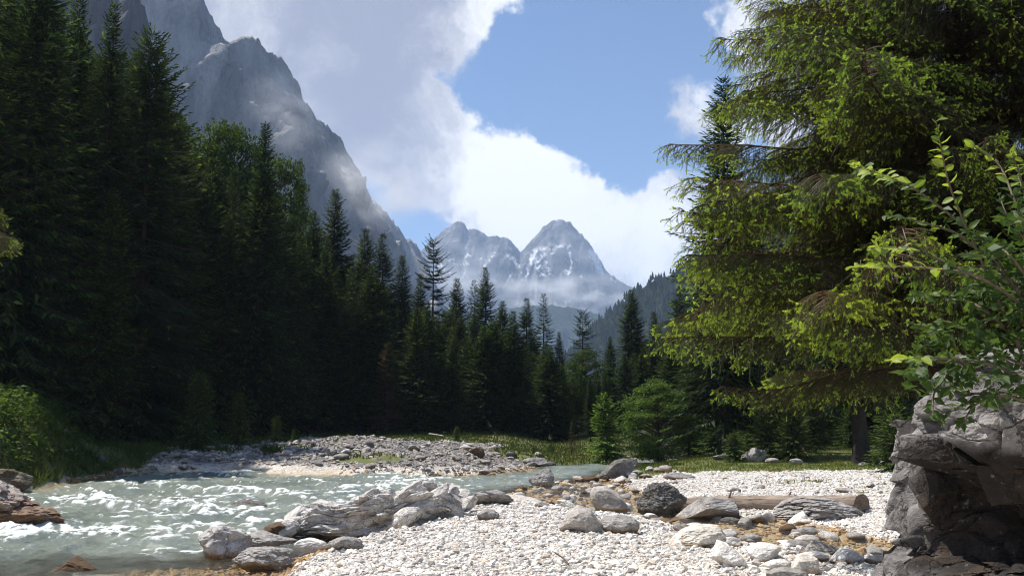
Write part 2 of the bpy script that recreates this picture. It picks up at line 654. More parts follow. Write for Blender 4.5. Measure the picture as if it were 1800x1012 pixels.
GRASS_EDGE = None
nr_, na_ = 370, 460
rr = np.concatenate([[0.0], np.geomspace(1.2, 60, 290), np.geomspace(62, 9000, nr_ - 291)])
aa = np.concatenate([np.linspace(-180, -46, 50, endpoint=False), np.linspace(-46, 46, na_ - 100), np.linspace(46, 180, 51)[1:-1]])
na_ = len(aa)
A_, R_ = np.meshgrid(np.radians(aa), rr)
gx = (R_ * np.sin(A_)).ravel()
gy = (R_ * np.cos(A_)).ravel()
gz, gsr, gss = terrain(gx, gy)
gp = np.stack([gx, gy, np.zeros_like(gx)], 1)
gsd = np.minimum(gsr, gss)


def grass_mask(x, y, sr, ss):
    """0 = bare gravel, 1 = turf"""
    p = np.stack([x, y, np.zeros_like(x)], 1)
    n = fbm(p * 0.22, 4, seed=21) + 0.5 * fbm(p * 0.9, 3, seed=22)
    sd = np.minimum(sr, ss)
    # right meadow begins beyond the gravel bar (about 33 m out at the right, at the boulder further left)
    edge_r = 36.0 + 0.0 * x
    r = sstep(y + 3.5 * n, edge_r, edge_r + 1.0) * sstep(x, 3.0, 5.2)
    l = sstep(-x, 14.0 + 2.2 * sstep(y, 37, 40), 15.3 + 2.2 * sstep(y, 37, 40)) * sstep(sd + n * 0.3, -0.12, 0.12) * (1 - sstep(y + 1.2 * (x + 15), 43, 46)) * (y > 22)
    f = sstep(y + 4 * n, 56, 60)
    f2 = sstep(-x - 0.30 * (y - 40) + 3.0 * n, 8.5, 11.0) * sstep(y + 3 * n, 49, 51.5)
    f3 = sstep(x + 2.5 * n, -2.5, 0.0) * sstep(y + 2 * n, 48, 51)
    patch = 0.75 * sstep(n, 0.32, 0.5) * sstep(sd, 0.8, 2) * (y > 38) * (x < 2)
    patch_r = 0.8 * sstep(n, 0.30, 0.5) * sstep(sd, 0.8, 2) * (y > 25) * (x > 4)
    # two small slips of bare earth in the rim of the meadow
    r = r * (1 - 0.9 * np.exp(-(((x - 6.4) / .8) ** 2 + ((y - 37.3) / .9) ** 2) * 1.2)) * (1 - 0.9 * np.exp(-(((x - 7.8) / .6) ** 2 + ((y - 37.2) / .9) ** 2) * 1.2))
    return np.clip(np.maximum.reduce([r, l, f, f2, f3, patch, patch_r]), 0, 1)


ggrass = grass_mask(gx, gy, gsr, gss)
gfar = sstep(np.hypot(gx, gy), 58, 80)
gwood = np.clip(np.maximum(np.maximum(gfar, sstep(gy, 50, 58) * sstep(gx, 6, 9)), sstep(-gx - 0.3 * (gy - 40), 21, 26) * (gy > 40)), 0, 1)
gwet = sstep(gsd, 0.35, -0.05)
gv = np.stack([gx, gy, gz], 1)
gF = grid_faces(nr_, na_, wrap=True)

m, t, out = new_mat("river_ground")
co = t.n('ShaderNodeNewGeometry').outputs['Position']
vo = t.n('ShaderNodeTexVoronoi', {'Vector': co, 'Scale': 15.0, 'Randomness': 1.0})
ve = t.n('ShaderNodeTexVoronoi', {'Vector': co, 'Scale': 15.0, 'Randomness': 1.0}, feature='DISTANCE_TO_EDGE')
vr = t.n('ShaderNodeSeparateColor', {0: vo.outputs['Color']}).outputs[0]
big = t.noise(co, 0.5, 5, 0.6)
stone = t.ramp(vr, [(0.0, (0.28, 0.25, 0.22)), (0.25, (0.48, 0.44, 0.39)), (0.6, (0.60, 0.56, 0.50)), (1.0, (0.70, 0.67, 0.62))])
stone = t.mix(1.0, stone, t.ramp(big, [(0.3, 0.85), (0.7, 1.05)]), 'MULTIPLY')
gapd = t.smooth(ve.outputs['Distance'], 0.0, 0.12)
stone = t.mix(gapd, (0.26, 0.22, 0.18), stone)
dull = t.attr('dull')
stone = t.mix(dull, stone, t.mix(1.0, stone, (0.36, 0.34, 0.345), 'MULTIPLY'))
wet = t.attr('wet')
bedc = t.ramp(t.noise(co, 3.0, 6, 0.65), [(0.3, (0.21, 0.15, 0.08)), (0.5, (0.37, 0.285, 0.165)), (0.7, (0.52, 0.44, 0.29))])
bedc = t.mix(0.35, bedc, t.mix(1.0, stone, (0.9, 0.75, 0.5), 'MULTIPLY'))
stone = t.mix(t.math('MULTIPLY', wet, 0.85), stone, bedc)
g1 = t.noise(co, 0.35, 6, 0.6)
g2 = t.noise(co, 7.0, 6, 0.7)
grc = t.ramp(g1, [(0.3, (0.075, 0.095, 0.022)), (0.55, (0.11, 0.115, 0.035)), (0.75, (0.15, 0.12, 0.05))])
grc = t.mix(1.0, grc, t.ramp(g2, [(0.3, 0.6), (0.7, 1.3)]), 'MULTIPLY')
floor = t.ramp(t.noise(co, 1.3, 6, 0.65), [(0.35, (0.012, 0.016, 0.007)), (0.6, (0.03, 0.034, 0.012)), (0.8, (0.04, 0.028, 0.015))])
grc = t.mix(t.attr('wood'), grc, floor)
gm = t.smooth(t.math('ADD', t.attr('grass'), t.math('MULTIPLY', t.math('SUBTRACT', g2, 0.5), 0.6)), 0.35, 0.6)
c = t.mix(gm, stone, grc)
hh = t.math('ADD', t.math('MULTIPLY', gapd, 0.6), t.math('MULTIPLY', vr, 0.5))
nb = t.bump(hh, 0.55, 0.03)
p = t.n('ShaderNodeBsdfPrincipled', {'Base Color': c, 'Roughness': t.math('SUBTRACT', 0.9, t.math('MULTIPLY', wet, 0.4)), 'Specular IOR Level': 0.3, 'Normal': nb})
link(t, p.outputs[0], out.inputs[0])
gdull = sstep(gy, 36, 42) * sstep(-gx, -5, 0) * sstep(gsd, 0.5, 1.1)
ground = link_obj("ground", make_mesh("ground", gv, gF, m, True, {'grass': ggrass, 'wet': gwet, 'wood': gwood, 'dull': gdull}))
tag(ground, "gravelly river valley floor with turf at the wood's edge", None, None, 'structure')

# ----------------------------------------------------------------- water
wa = np.radians(np.linspace(-58, 36, 620))
wr = np.geomspace(9.5, 72, 460)
WA, WR = np.meshgrid(wa, wr)
wx = (WR * np.sin(WA)).ravel()
wy = (WR * np.cos(WA)).ravel()
tzv, wsr, wss = terrain(wx, wy)
wz = zw(wy)
depth = np.clip(wz - tzv, -0.5, 1)
fl = unit(np.array([-0.62, -0.78]))           # flow: towards the camera and to the left
fu = wx * fl[0] + wy * fl[1]
fv = -wx * fl[1] + wy * fl[0]
q = np.stack([fu, fv, np.zeros_like(fu)], 1)
warpq = fbm(q * 0.35, 3, seed=33)
rough_w = sstep(-wsr, 0.15, 1.6) * (0.55 + 0.45 * sstep(-wx - 0.0 * wy, 0.0, 4.0))
calm = sstep(np.hypot((wx + 5.6) * 0.5, wy - 13.2), 1.4, 4.6)           # quiet shallows in the near corner
calm = np.maximum(calm, 0.16)
rough_w *= calm
q1 = np.stack([fu * 0.62 + warpq, fv * 0.33, np.zeros_like(fu)], 1)
swell = fbm(q1, 3, seed=31)
rid = ridged(np.stack([fu * 1.15 + warpq * 1.3, fv * 0.75, np.zeros_like(fu)], 1), 3, seed=32)
chop = fbm(np.stack([fu * 4.2, fv * 3.4, np.zeros_like(fu)], 1), 4, 0.6, seed=34)
h = rough_w * (0.24 * swell + 0.08 * (rid - 0.9) + 0.035 * chop) + 0.026 * fbm(np.stack([fu * 5, fv * 3, fu * 0], 1), 3, seed=36) * sstep(-np.minimum(wsr, wss), 0.0, 0.3)
foam = rough_w * (0.55 * sstep(rid + 0.55 * swell + 0.4 * chop, 1.05, 1.85) + 0.20 * sstep(chop + swell * 0.9, 0.2, 0.9) + 0.07)
for (bx, by, rl, rwid, am) in [(96, 922, 2.6, 1.0, .8), (432, 894, 2.2, .8, .7), (350, 965, 1.3, .6, .45), (480, 940, 1.6, .6, .5), (950, 855, 1.5, .6, .6), (600, 858, 2.5, .6, .5), (720, 842, 2.2, .5, .5), (60, 850, 3.0, 1.0, .6)]:
    c_ = onz(bx, by, -0.42)
    du = (wx - c_[0]) * fl[0] + (wy - c_[1]) * fl[1]
    dv = -(wx - c_[0]) * fl[1] + (wy - c_[1]) * fl[0]
    foam += am * np.exp(-(du / np.where(du > 0, rl, rl * .35)) ** 2 - (dv / (rwid * (1 + .25 * np.maximum(du, 0)))) ** 2) * sstep(chop, -.5, .4)     # foam trailing behind the rocks
bandw = np.exp(-((wy - (20.3 + 0.10 * (wx + 7))) / 1.6) ** 2) * sstep(-wx, 5.5, 8)     # white water below the left rock
bandw += 0.8 * np.exp(-((wy - 35) / 2.2) ** 2) * sstep(wx, -7, -4) * sstep(-wx, -3, 0)
bandw += 0.6 * np.exp(-((wy - 28) / 2.5) ** 2) * sstep(-wx, 5, 9)
foam += bandw * sstep(chop + 0.3 * swell, -0.35, 0.45) * 0.50 * rough_w
sdw = np.minimum(wsr, wss)
keepv = (tzv < wz + 0.25) & (sdw < 0.8)
WF = grid_faces(460, 620)
kf = keepv[WF].any(1)
WF = WF[kf]
used = np.unique(WF)
remap = np.full(len(wx), -1)
remap[used] = np.arange(len(used))
wV = np.stack([wx, wy, wz + h], 1)[used]

m, t, out = new_mat("mountain_water")
co = t.n('ShaderNodeNewGeometry').outputs['Position']
dep = t.attr('depth')
fo = t.attr('foam')
n1 = t.noise(t.vmath('MULTIPLY', co, (1.0, 1.0, 2.0)), 7.0, 5, 0.65, 0.4)
n2 = t.noise(co, 28.0, 4, 0.65)
body = t.ramp(t.noise(co, 0.35, 3, 0.5), [(0.35, (0.125, 0.148, 0.125)), (0.65, (0.195, 0.215, 0.175))])
turb = t.smooth(dep, 0.09, 0.50)
nb = t.bump(t.math('ADD', n1, t.math('MULTIPLY', n2, 0.35)), 0.8, 0.05)
fres = t.n('ShaderNodeFresnel', {'IOR': 1.33, 'Normal': nb}).outputs[0]
dif = t.n('ShaderNodeBsdfDiffuse', {'Color': body, 'Normal': nb})
trans = t.n('ShaderNodeBsdfTransparent', {'Color': (0.98, 0.965, 0.90, 1)})
under = t.n('ShaderNodeMixShader', {0: t.math('MULTIPLY', turb, 0.93), 1: trans.outputs[0], 2: dif.outputs[0]})
gl = t.n('ShaderNodeBsdfGlossy', {'Color': (1, 1, 1, 1), 'Roughness': 0.06, 'Normal': nb})
sur = t.n('ShaderNodeMixShader', {0: t.math('MINIMUM', fres, 0.38), 1: under.outputs[0], 2: gl.outputs[0]})
fn = t.noise(t.vmath('MULTIPLY', co, (0.65, 1.35, 1.0)), 11.0, 8, 0.78, 0.6)
fn2 = t.noise(co, 48.0, 3, 0.7)
fmask = t.math('ADD', t.math('MULTIPLY', fo, 1.35), t.math('ADD', t.math('MULTIPLY', t.math('SUBTRACT', fn, 0.5), 1.5), t.math('MULTIPLY', t.math('SUBTRACT', fn2, 0.5), 1.1)))
fmask = t.math('MULTIPLY', t.smooth(fmask, 0.42, 1.0), t.smooth(fo, 0.02, 0.22))
fb = t.n('ShaderNodeBsdfDiffuse', {'Color': (0.66, 0.69, 0.68, 1), 'Normal': t.bump(fn, 0.6, 0.06)})
fin = t.n('ShaderNodeMixShader', {0: t.math('MULTIPLY', fmask, 0.92), 1: sur.outputs[0], 2: fb.outputs[0]})
link(t, fin.outputs[0], out.inputs[0])
water = link_obj("river_water", make_mesh("river_water", wV, remap[WF], m, True, {'depth': depth[used], 'foam': np.clip(foam, 0, 1.2)[used]}))
tag(water, "rushing pale green mountain river with white foam and a shallow side stream", None, None, 'structure')


# ----------------------------------------------------------------- mountains
def resample(pts, n):
    pts = np.array(pts, float)
    s = np.concatenate([[0], np.cumsum(np.hypot(np.diff(pts[:, 0]), np.diff(pts[:, 1])))])
    u = np.linspace(0, s[-1], n)
    return np.stack([np.interp(u, s, pts[:, k]) for k in range(pts.shape[1])], 1)


def mountain(name, label, pts, outdir, width, seed, rough=0.07, nr=320, nt=150, prof=0.65, freq=1.0, snow=None, wood_z=None, tone=((0.17, 0.165, 0.165), (0.27, 0.26, 0.255)), jag=0.012, base=-3.0):
    """pts: silhouette (px, py, Y); the face falls from that ridge along outdir, the back falls the other way"""
    q = resample(pts, nr)
    ridge = np.array([at(a, b, c) for a, b, c in q])
    o = unit(np.array(outdir))
    hmax = ridge[:, 2].max()
    ht = ridge[:, 2]
    ts = np.concatenate([-np.linspace(1, 0.03, 26) ** 1.5, np.linspace(0, 1, nt)])
    T_, _ = np.meshgrid(ts, np.arange(nr), indexing='ij')
    Rx = np.broadcast_to(ridge[None, :, 0], T_.shape)
    Ry = np.broadcast_to(ridge[None, :, 1], T_.shape)
    Rz = np.broadcast_to(ht[None, :], T_.shape)
    hor = width * (Rz / hmax) * T_
    a = np.abs(T_)
    fall = prof * (1 - (1 - a) ** 2.2) + (1 - prof) * a
    Z = base + (Rz - base) * (1 - fall)
    X = Rx + o[0] * hor
    Y = Ry + o[1] * hor
    P = np.stack([X.ravel(), Y.ravel(), Z.ravel()], 1)
    L = hmax
    env = sstep(a.ravel(), 0.0, 0.22) * (1 - 0.6 * a.ravel())
    side = np.stack([-o[1], o[0]])
    su = P[:, 0] * side[0] + P[:, 1] * side[1]
    so = P[:, 0] * o[0] + P[:, 1] * o[1]
    g = np.stack([su / L * 7 * freq, so / L * 2.6 * freq, P[:, 2] / L * 2.6 * freq], 1)
    n = ridged(g, 6, 0.55, seed=seed) - 1.0
    strat = fbm(np.stack([su / L * 3, so / L * 3, P[:, 2] / L * 16 * freq], 1), 4, seed=seed + 5)
    d = (n * rough + strat * rough * 0.35) * L * env
    sg = np.where(T_.ravel() >= 0, 1.0, -1.0)
    P[:, 0] += o[0] * d * 0.8 * sg
    P[:, 1] += o[1] * d * 0.8 * sg
    P[:, 2] += d * 0.5 + (fbm(g * 4.0, 6, 0.62, seed=seed + 9) + 0.8 * (ridged(g * 7.0, 3, seed=seed + 15) - 1)) * jag * L * np.clip(1 - a.ravel() * 3, 0.3, 1)
    P[:, 2] = np.maximum(P[:, 2], base)
    mix = sstep(fbm(g * 1.6, 5, 0.6, seed=seed + 3), -0.5, 0.5)[:, None]
    C = np.array(tone[0]) * (1 - mix) + np.array(tone[1]) * mix
    Pg = P.reshape(T_.shape + (3,))
    du = np.gradient(Pg, axis=0)
    dv = np.gradient(Pg, axis=1)
    Nn = unit(np.cross(du, dv)).reshape(-1, 3)
    upf = np.abs(Nn[:, 2])
    if wood_z is not None:
        wm = sstep(wood_z + 0.25 * wood_z * fbm(g * 2, 4, seed=seed + 4) - P[:, 2], -0.10 * wood_z, 0.10 * wood_z)[:, None] * sstep(upf, 0.25, 0.5)[:, None]
        C = C * (1 - wm) + np.array([0.028, 0.042, 0.018]) * wm
    if snow is not None:
        z0, z1 = snow
        sm = sstep(P[:, 2], z0, z0 + 0.12 * (z1 - z0)) * (1 - sstep(P[:, 2], z1 - 0.2 * (z1 - z0), z1)) * sstep(upf + 0.75 * fbm(g * 1.3, 4, 0.5, seed=seed + 8), 0.66, 0.76)
        C = C * (1 - sm[:, None]) + np.array([0.72, 0.74, 0.78]) * sm[:, None]
    o_ = link_obj(name, make_mesh(name, P, grid_faces(T_.shape[0], nr), MOUNT, True, {'col': C}))
    return tag(o_, label, None, None, 'structure')


MOUNT, t, out = new_mat("mountain_rock")
co = t.n('ShaderNodeTexCoord').outputs['Object']
na = t.noise(t.vmath('MULTIPLY', co, (1.0, 1.0, 0.55)), 0.012, 8, 0.66, 0.6)
nb_ = t.noise(t.vmath('MULTIPLY', co, (1.0, 1.0, 0.4)), 0.06, 8, 0.7)
c = t.mix(1.0, t.attr('col', True), t.ramp(na, [(0.3, 0.62), (0.5, 1.0), (0.7, 1.35)]), 'MULTIPLY')
c = t.mix(1.0, c, t.ramp(nb_, [(0.3, 0.65), (0.5, 1.0), (0.7, 1.3)]), 'MULTIPLY')
p = t.n('ShaderNodeBsdfPrincipled', {'Base Color': c, 'Roughness': 0.95, 'Specular IOR Level': 0.1, 'Normal': t.bump(t.math('ADD', na, t.math('MULTIPLY', nb_, 0.35)), 1.0, 45.0)})
link(t, p.outputs[0], out.inputs[0])
mountain("mountain", "huge grey rock wall rising steeply at the left behind the forest", [(60, -230, 1450), (200, -210, 1430), (300, -150, 1400), (350, -40, 1400), (361, 5, 1400), (378, 40, 1405), (393, 64, 1410), (405, 70, 1415), (420, 62, 1420), (440, 66, 1430), (456, 76, 1440), (478, 92, 1460), (500, 110, 1480), (520, 140, 1500), (531, 167, 1520), (545, 192, 1540), (557, 207, 1560), (578, 222, 1580), (595, 240, 1600), (613, 275, 1620), (632, 300, 1640), (650, 345, 1660), (668, 400, 1680), (690, 470, 1700), (720, 560, 1720), (760, 700, 1740)],
         (0.86, -0.5), 520, 3, rough=0.085, freq=1.15, jag=0.0065, tone=((0.17, 0.17, 0.18), (0.29, 0.285, 0.285)))
mountain("mountain", "dark near cliff above the treetops at the upper left corner", [(-300, -300, 820), (100, -200, 820), (200, -110, 820), (243, -20, 820), (254, 10, 825), (262, 38, 830), (265, 70, 835), (268, 110, 840), (276, 180, 845), (300, 330, 850), (330, 500, 855), (360, 690, 860)],
         (0.75, -0.66), 240, 11, rough=0.085, nr=180, nt=100, freq=1.3, jag=0.012, tone=((0.085, 0.08, 0.085), (0.15, 0.145, 0.15)))
mountain("mountain", "lower hazy rock ridge running down from the left wall to the valley head", [(480, 200, 2700), (560, 280, 2650), (615, 322, 2600), (634, 340, 2600), (648, 346, 2600), (664, 358, 2600), (680, 374, 2600), (694, 396, 2600), (704, 408, 2600), (714, 422, 2600), (721, 418, 2600), (730, 432, 2600), (741, 446, 2600), (752, 470, 2600), (770, 510, 2600), (800, 580, 2600), (850, 690, 2600)],
         (0.7, -0.7), 620, 23, rough=0.07, nr=220, nt=90, freq=1.2, jag=0.012, wood_z=190, tone=((0.17, 0.17, 0.17), (0.28, 0.275, 0.27)))
mountain("mountain", "far pair of jagged limestone peaks with snow patches at the valley head", [(560, 620, 5000), (640, 540, 5000), (700, 480, 5000), (740, 440, 5000), (768, 414, 5000), (785, 400, 5000), (802, 389, 5000), (815, 391, 5000), (823, 403, 5000), (834, 402, 5000), (846, 407, 5000), (858, 417, 5000), (868, 415, 5000), (880, 415, 5000), (894, 419, 5000), (906, 431, 5000), (915, 442, 5000), (925, 432, 5000), (938, 418, 5000), (955, 398, 5000), (970, 388, 5000), (987, 385, 5000), (1003, 391, 5000), (1018, 408, 5000), (1035, 424, 5000), (1046, 442, 5000), (1056, 458, 5000), (1066, 476, 5000), (1100, 500, 5000), (1150, 522, 5000), (1230, 545, 5000), (1330, 600, 5000), (1450, 690, 5000)],
         (-0.12, -1.0), 1300, 37, rough=0.085, nr=400, nt=170, freq=1.5, jag=0.0065, snow=(760, 985), wood_z=300, tone=((0.13, 0.13, 0.13), (0.22, 0.215, 0.21)))
mountain("mountain", "low blue green wooded ridge closing the valley below the far peaks", [(600, 640, 3600), (700, 590, 3600), (780, 565, 3600), (860, 552, 3600), (905, 540, 3600), (960, 536, 3600), (1010, 541, 3600), (1060, 556, 3600), (1110, 572, 3600), (1180, 600, 3600), (1300, 680, 3600)],
         (0, -1.0), 900, 41, rough=0.10, nr=160, nt=60, wood_z=900, tone=((0.03, 0.045, 0.02), (0.06, 0.07, 0.035)))
hill = mountain("hill", "steep wooded hillside at the right of the valley", [(1700, 150, 1250), (1500, 260, 1280), (1350, 368, 1300), (1260, 432, 1320), (1200, 470, 1340), (1172, 487, 1350), (1132, 503, 1360), (1102, 527, 1380), (1062, 557, 1400), (1042, 577, 1420), (1010, 615, 1440), (960, 690, 1460)],
                (-0.80, -0.6), 420, 51, rough=0.04, nr=200, nt=110, prof=0.3, wood_z=2000, tone=((0.03, 0.045, 0.02), (0.05, 0.06, 0.03)), jag=0.004)
# ----------------------------------------------------------------- rocks
LIME = rock_mat("pale_limestone", (0.40, 0.365, 0.335), (0.50, 0.47, 0.435), (0.58, 0.55, 0.51), 1.6, stain=(0.22, 0.12, 0.035), stain_h=0.16, bump=0.9, bdist=0.05, vein=0.5)
GREY = rock_mat("grey_limestone", (0.20, 0.185, 0.17), (0.28, 0.26, 0.24), (0.37, 0.345, 0.32), 1.5, stain=(0.20, 0.12, 0.05), stain_h=0.10, lichen=0.35, bump=0.8)
DARK = rock_mat("dark_lichened_rock", (0.10, 0.095, 0.09), (0.15, 0.14, 0.135), (0.22, 0.205, 0.195), 2.2, lichen=0.55, bump=1.0, bdist=0.05, moss=(0.075, 0.07, 0.03))
SAND = rock_mat("smooth_sandy_rock", (0.30, 0.27, 0.24), (0.37, 0.34, 0.305), (0.43, 0.40, 0.36), 1.2, stain=(0.30, 0.22, 0.13), stain_h=0.06, bump=0.45, bdist=0.02)
WHITE = rock_mat("white_limestone", (0.55, 0.52, 0.48), (0.64, 0.61, 0.57), (0.70, 0.68, 0.64), 2.0, stain=(0.42, 0.26, 0.11), stain_h=0.07, bump=0.4, bdist=0.015)
WETB = rock_mat("wet_brown_rock", (0.085, 0.055, 0.032), (0.13, 0.085, 0.05), (0.25, 0.21, 0.17), 1.4, stain=(0.09, 0.045, 0.015), stain_h=0.5, bump=0.8, moss=(0.06, 0.06, 0.015))
BANDED = rock_mat("rust_stained_grey_rock", (0.19, 0.15, 0.12), (0.30, 0.26, 0.23), (0.40, 0.36, 0.33), 1.0, stain=(0.17, 0.075, 0.02), stain_h=0.85, bump=0.9, bdist=0.05, pos_off=0.05)
CREAM = rock_mat("cream_limestone", (0.46, 0.42, 0.36), (0.54, 0.50, 0.44), (0.60, 0.57, 0.51), 1.6, stain=(0.36, 0.24, 0.12), stain_h=0.10, bump=0.5, bdist=0.02)


def rock_geo(seed, sub=5, cuts=9, cmin=0.5, rough=0.10, nf=1.5, crack=0.0, cfreq=2.0, caniso=(1, 1, 1), block=0.0, sharp=0.95, tilt=None, fine=0.0):
    rng = np.random.RandomState(seed)
    V, Fc = ico(sub)
    for _ in range(cuts):
        n = unit(rng.normal(size=3) * np.array([1, 1, 0.8]))
        c = rng.uniform(cmin, 0.92)
        d = V @ n
        V -= np.outer(np.maximum(d - c, 0) * sharp, n)
    o = rng.uniform(0, 50, 3)
    nrm = unit(V)
    V = V + nrm * (fbm(V * nf + o, 5, 0.5, seed=seed) * rough)[:, None]
    if crack or block:
        W = V.copy()
        if tilt is not None:
            ca, sa = math.cos(tilt), math.sin(tilt)
            W = np.stack([W[:, 0] * ca + W[:, 2] * sa, W[:, 1], -W[:, 0] * sa + W[:, 2] * ca], 1)
        W = W * np.array(caniso) * cfreq + o + 0.18 * np.stack([noise(V * 3 + o, 1), noise(V * 3 + o, 2), noise(V * 3 + o, 3)], 1)
        q, e = facets(W, seed, block, block * 0.9)
        V += nrm * (q - crack * np.exp(-(e / 0.06) ** 2))[:, None]
        if fine:
            q, e = facets(W * 2.1 + 5, seed + 3, fine, fine)
            V += nrm * (q + fine * 0.25 * (ridged(W * 1.3, 4, seed=seed + 6) - 1))[:, None]
    V += nrm * (fbm(V * nf * 5 + o, 4, 0.55, seed=seed + 1) * rough * 0.28)[:, None]
    lo, hi = V.min(0), V.max(0)
    V = (V - (lo + hi) / 2) / ((hi - lo) / 2)
    return V, Fc


def place_rock(name, label, cat, px0, px1, py0, py1, mat, seed, depth=0.8, bury=0.22, group=None, rz=0.0, profile=None, zbase=None, **kw):
    pc = (px0 + px1) / 2
    g = onground(pc, py1) if zbase is None else onz(pc, py1, zbase)
    wd = (px1 - px0) / F * g[1]
    dp = wd * depth
    yc = g[1] + dp * 0.38
    wd = (px1 - px0) / F * yc
    xc = at(pc, py1, yc)[0]
    zb = g[2] if zbase is None else zbase
    ztop = at(pc, py0, yc)[2]
    H = max(ztop - zb, 0.05)
    V, Fc = rock_geo(seed, **kw)
    zc = (V[:, 2] + 1) / 2
    if profile is not None:
        pr = np.interp((V[:, 0] + 1) / 2, [a for a, _ in profile], [b for _, b in profile])
        own = np.interp((V[:, 0] + 1) / 2, np.linspace(0, 1, 21), [max(V[np.abs((V[:, 0] + 1) / 2 - s) < 0.06, 2].max() * 0.5 + 0.5, 0.3) for s in np.linspace(0, 1, 21)])
        zc = zc * pr / own
    X = np.stack([V[:, 0] * wd / 2, V[:, 1] * dp / 2, -bury * H + zc * H * (1 + bury)], 1)
    me = make_mesh(name, X, Fc, mat, kw.get('sub', 5) < 5)
    o = link_obj(name, me, loc=(xc, yc, zb), rot=(0, 0, rz))
    tag(o, label, cat, group)
    return o


def rot_y(V, a):
    c, s_ = math.cos(a), math.sin(a)
    return np.stack([V[:, 0] * c + V[:, 2] * s_, V[:, 1], -V[:, 0] * s_ + V[:, 2] * c], 1)


def rot_z(V, a):
    c, s_ = math.cos(a), math.sin(a)
    return np.stack([V[:, 0] * c - V[:, 1] * s_, V[:, 0] * s_ + V[:, 1] * c, V[:, 2]], 1)


def outcrop():
    """one broken ledge: tilted angular blocks grown together over a solid core"""
    rg = np.random.RandomState(8)
    g0 = onz(665, 946, -0.40)
    yc = g0[1] + 0.55
    prof = np.array([(492, 925), (510, 902), (530, 885), (560, 870), (590, 877), (615, 872), (640, 862), (665, 856), (690, 855), (715, 850), (745, 845), (775, 841), (790, 850), (812, 862), (826, 885), (840, 920)], float)
    tops = np.array([at(a, b, yc) for a, b in prof])
    xs, hz = tops[:, 0], tops[:, 2]
    xc = (xs[0] + xs[-1]) / 2
    zb = -0.44
    VV, FF, n = [], [], 0

    def put(V, Fc):
        nonlocal n
        VV.append(V); FF.append(Fc + n); n += len(V)
    # core
    V, Fc = rock_geo(5, sub=6, cuts=10, cmin=0.5, rough=0.12, crack=0.06, cfreq=3.0, caniso=(.9, 1, 1.2), block=0.22, tilt=0.6, fine=.10)
    u = (V[:, 0] + 1) / 2
    top = np.interp(xs[0] + u * (xs[-1] - xs[0]), xs, hz) - zb
    own = np.interp(u, np.linspace(0, 1, 21), [max(V[np.abs(u - q) < 0.06, 2].max() * 0.5 + 0.5, 0.3) for q in np.linspace(0, 1, 21)])
    z = (V[:, 2] + 1) / 2 / own
    put(np.stack([(u - .5) * (xs[-1] - xs[0]) * .97, V[:, 1] * .84, -0.2 + z * (top * .95 + .2)], 1), Fc)
    for k in range(64):
        x = rg.uniform(xs[0] + .10, xs[-1] - .12)
        h = float(np.interp(x, xs, hz)) - zb
        v = rg.uniform(-1, 1)                       # depth, -1 = towards the camera
        lvl = h * (1 - .55 * max(0, -v) ** 1.3 - .35 * max(0, v))
        s_ = rg.uniform(.12, .30) * (1.15 if (x - xs[0]) / (xs[-1] - xs[0]) > .6 else 1.0)
        zc = min(lvl * rg.uniform(.35, .92), h - s_ * .66)
        V, Fc = rock_geo(700 + k, sub=4, cuts=11, cmin=0.42, rough=0.06, nf=2.0, sharp=1.0)
        V = V * np.array([s_ * rg.uniform(1.1, 1.7), s_ * rg.uniform(.8, 1.1), s_ * rg.uniform(.55, .8)])
        V = rot_z(rot_y(V, -rg.normal(.52, .12)), rg.normal(.15, .25))
        V += np.array([x - xc, v * .66, zc])
        put(V, Fc)
    V = np.concatenate(VV)
    nn = unit(V - np.array([0, 0, -.4]))
    V += nn * (0.016 * fbm(V * 5, 4, .6, seed=3) + 0.012 * (ridged(V * np.array([4, 4, 8.0]), 3, seed=5) - 1))[:, None]
    o = link_obj("rock_outcrop", make_mesh("rock_outcrop", V, np.concatenate(FF), LIME, False), loc=(xc, yc, zb))
    tag(o, "big pale cracked limestone outcrop with slanting ledges at the edge of the white gravel", "rock")


outcrop()
R = place_rock
R("boulder", "pale rounded boulder with a notch and orange waterline, leftmost stone below the outcrop", "boulder", 346, 440, 922, 982, LIME, 12, 0.8, sub=5, cuts=7, rough=0.14, crack=0.10, cfreq=1.0, zbase=-0.45)
R("boulder", "brownish boulder tucked between the pale notched boulder and the outcrop", "boulder", 428, 520, 932, 968, GREY, 13, 0.8, cuts=6, rough=0.13, zbase=-0.45)
R("boulder", "dark grey ridged boulder standing in the brown shallows at the bottom", "boulder", 408, 518, 960, 1000, GREY, 14, 0.7, cuts=9, rough=0.16, crack=0.05, zbase=-0.45)
R("stone", "smooth white stone with an orange foot in front of the outcrop", "stone", 518, 580, 944, 968, WHITE, 15, 0.7, cuts=4, rough=0.08, zbase=-0.46)
R("stone", "small grey stone at the foot of the outcrop beside the white stone", "stone", 578, 640, 942, 968, GREY, 16, 0.7, cuts=8, rough=0.14)
R("stone", "rusty pyramid shaped stone breaking the water at the lower left", "stone", 82, 178, 976, 1010, WETB, 17, 0.7, cuts=10, cmin=.35, rough=0.08, zbase=-0.47, profile=[(0, .12), (.3, .6), (.48, 1), (.7, .7), (1, .2)])
R("stone", "low dark wet rock washed over in mid river", "stone", 398, 468, 878, 896, DARK, 18, 0.7, cuts=6, rough=0.12, zbase=-0.50)
R("boulder", "orange brown algae covered stone leaning on the left end of the outcrop", "boulder", 462, 520, 914, 955, WETB, 19, 0.9, cuts=5, rough=0.12, zbase=-0.46)
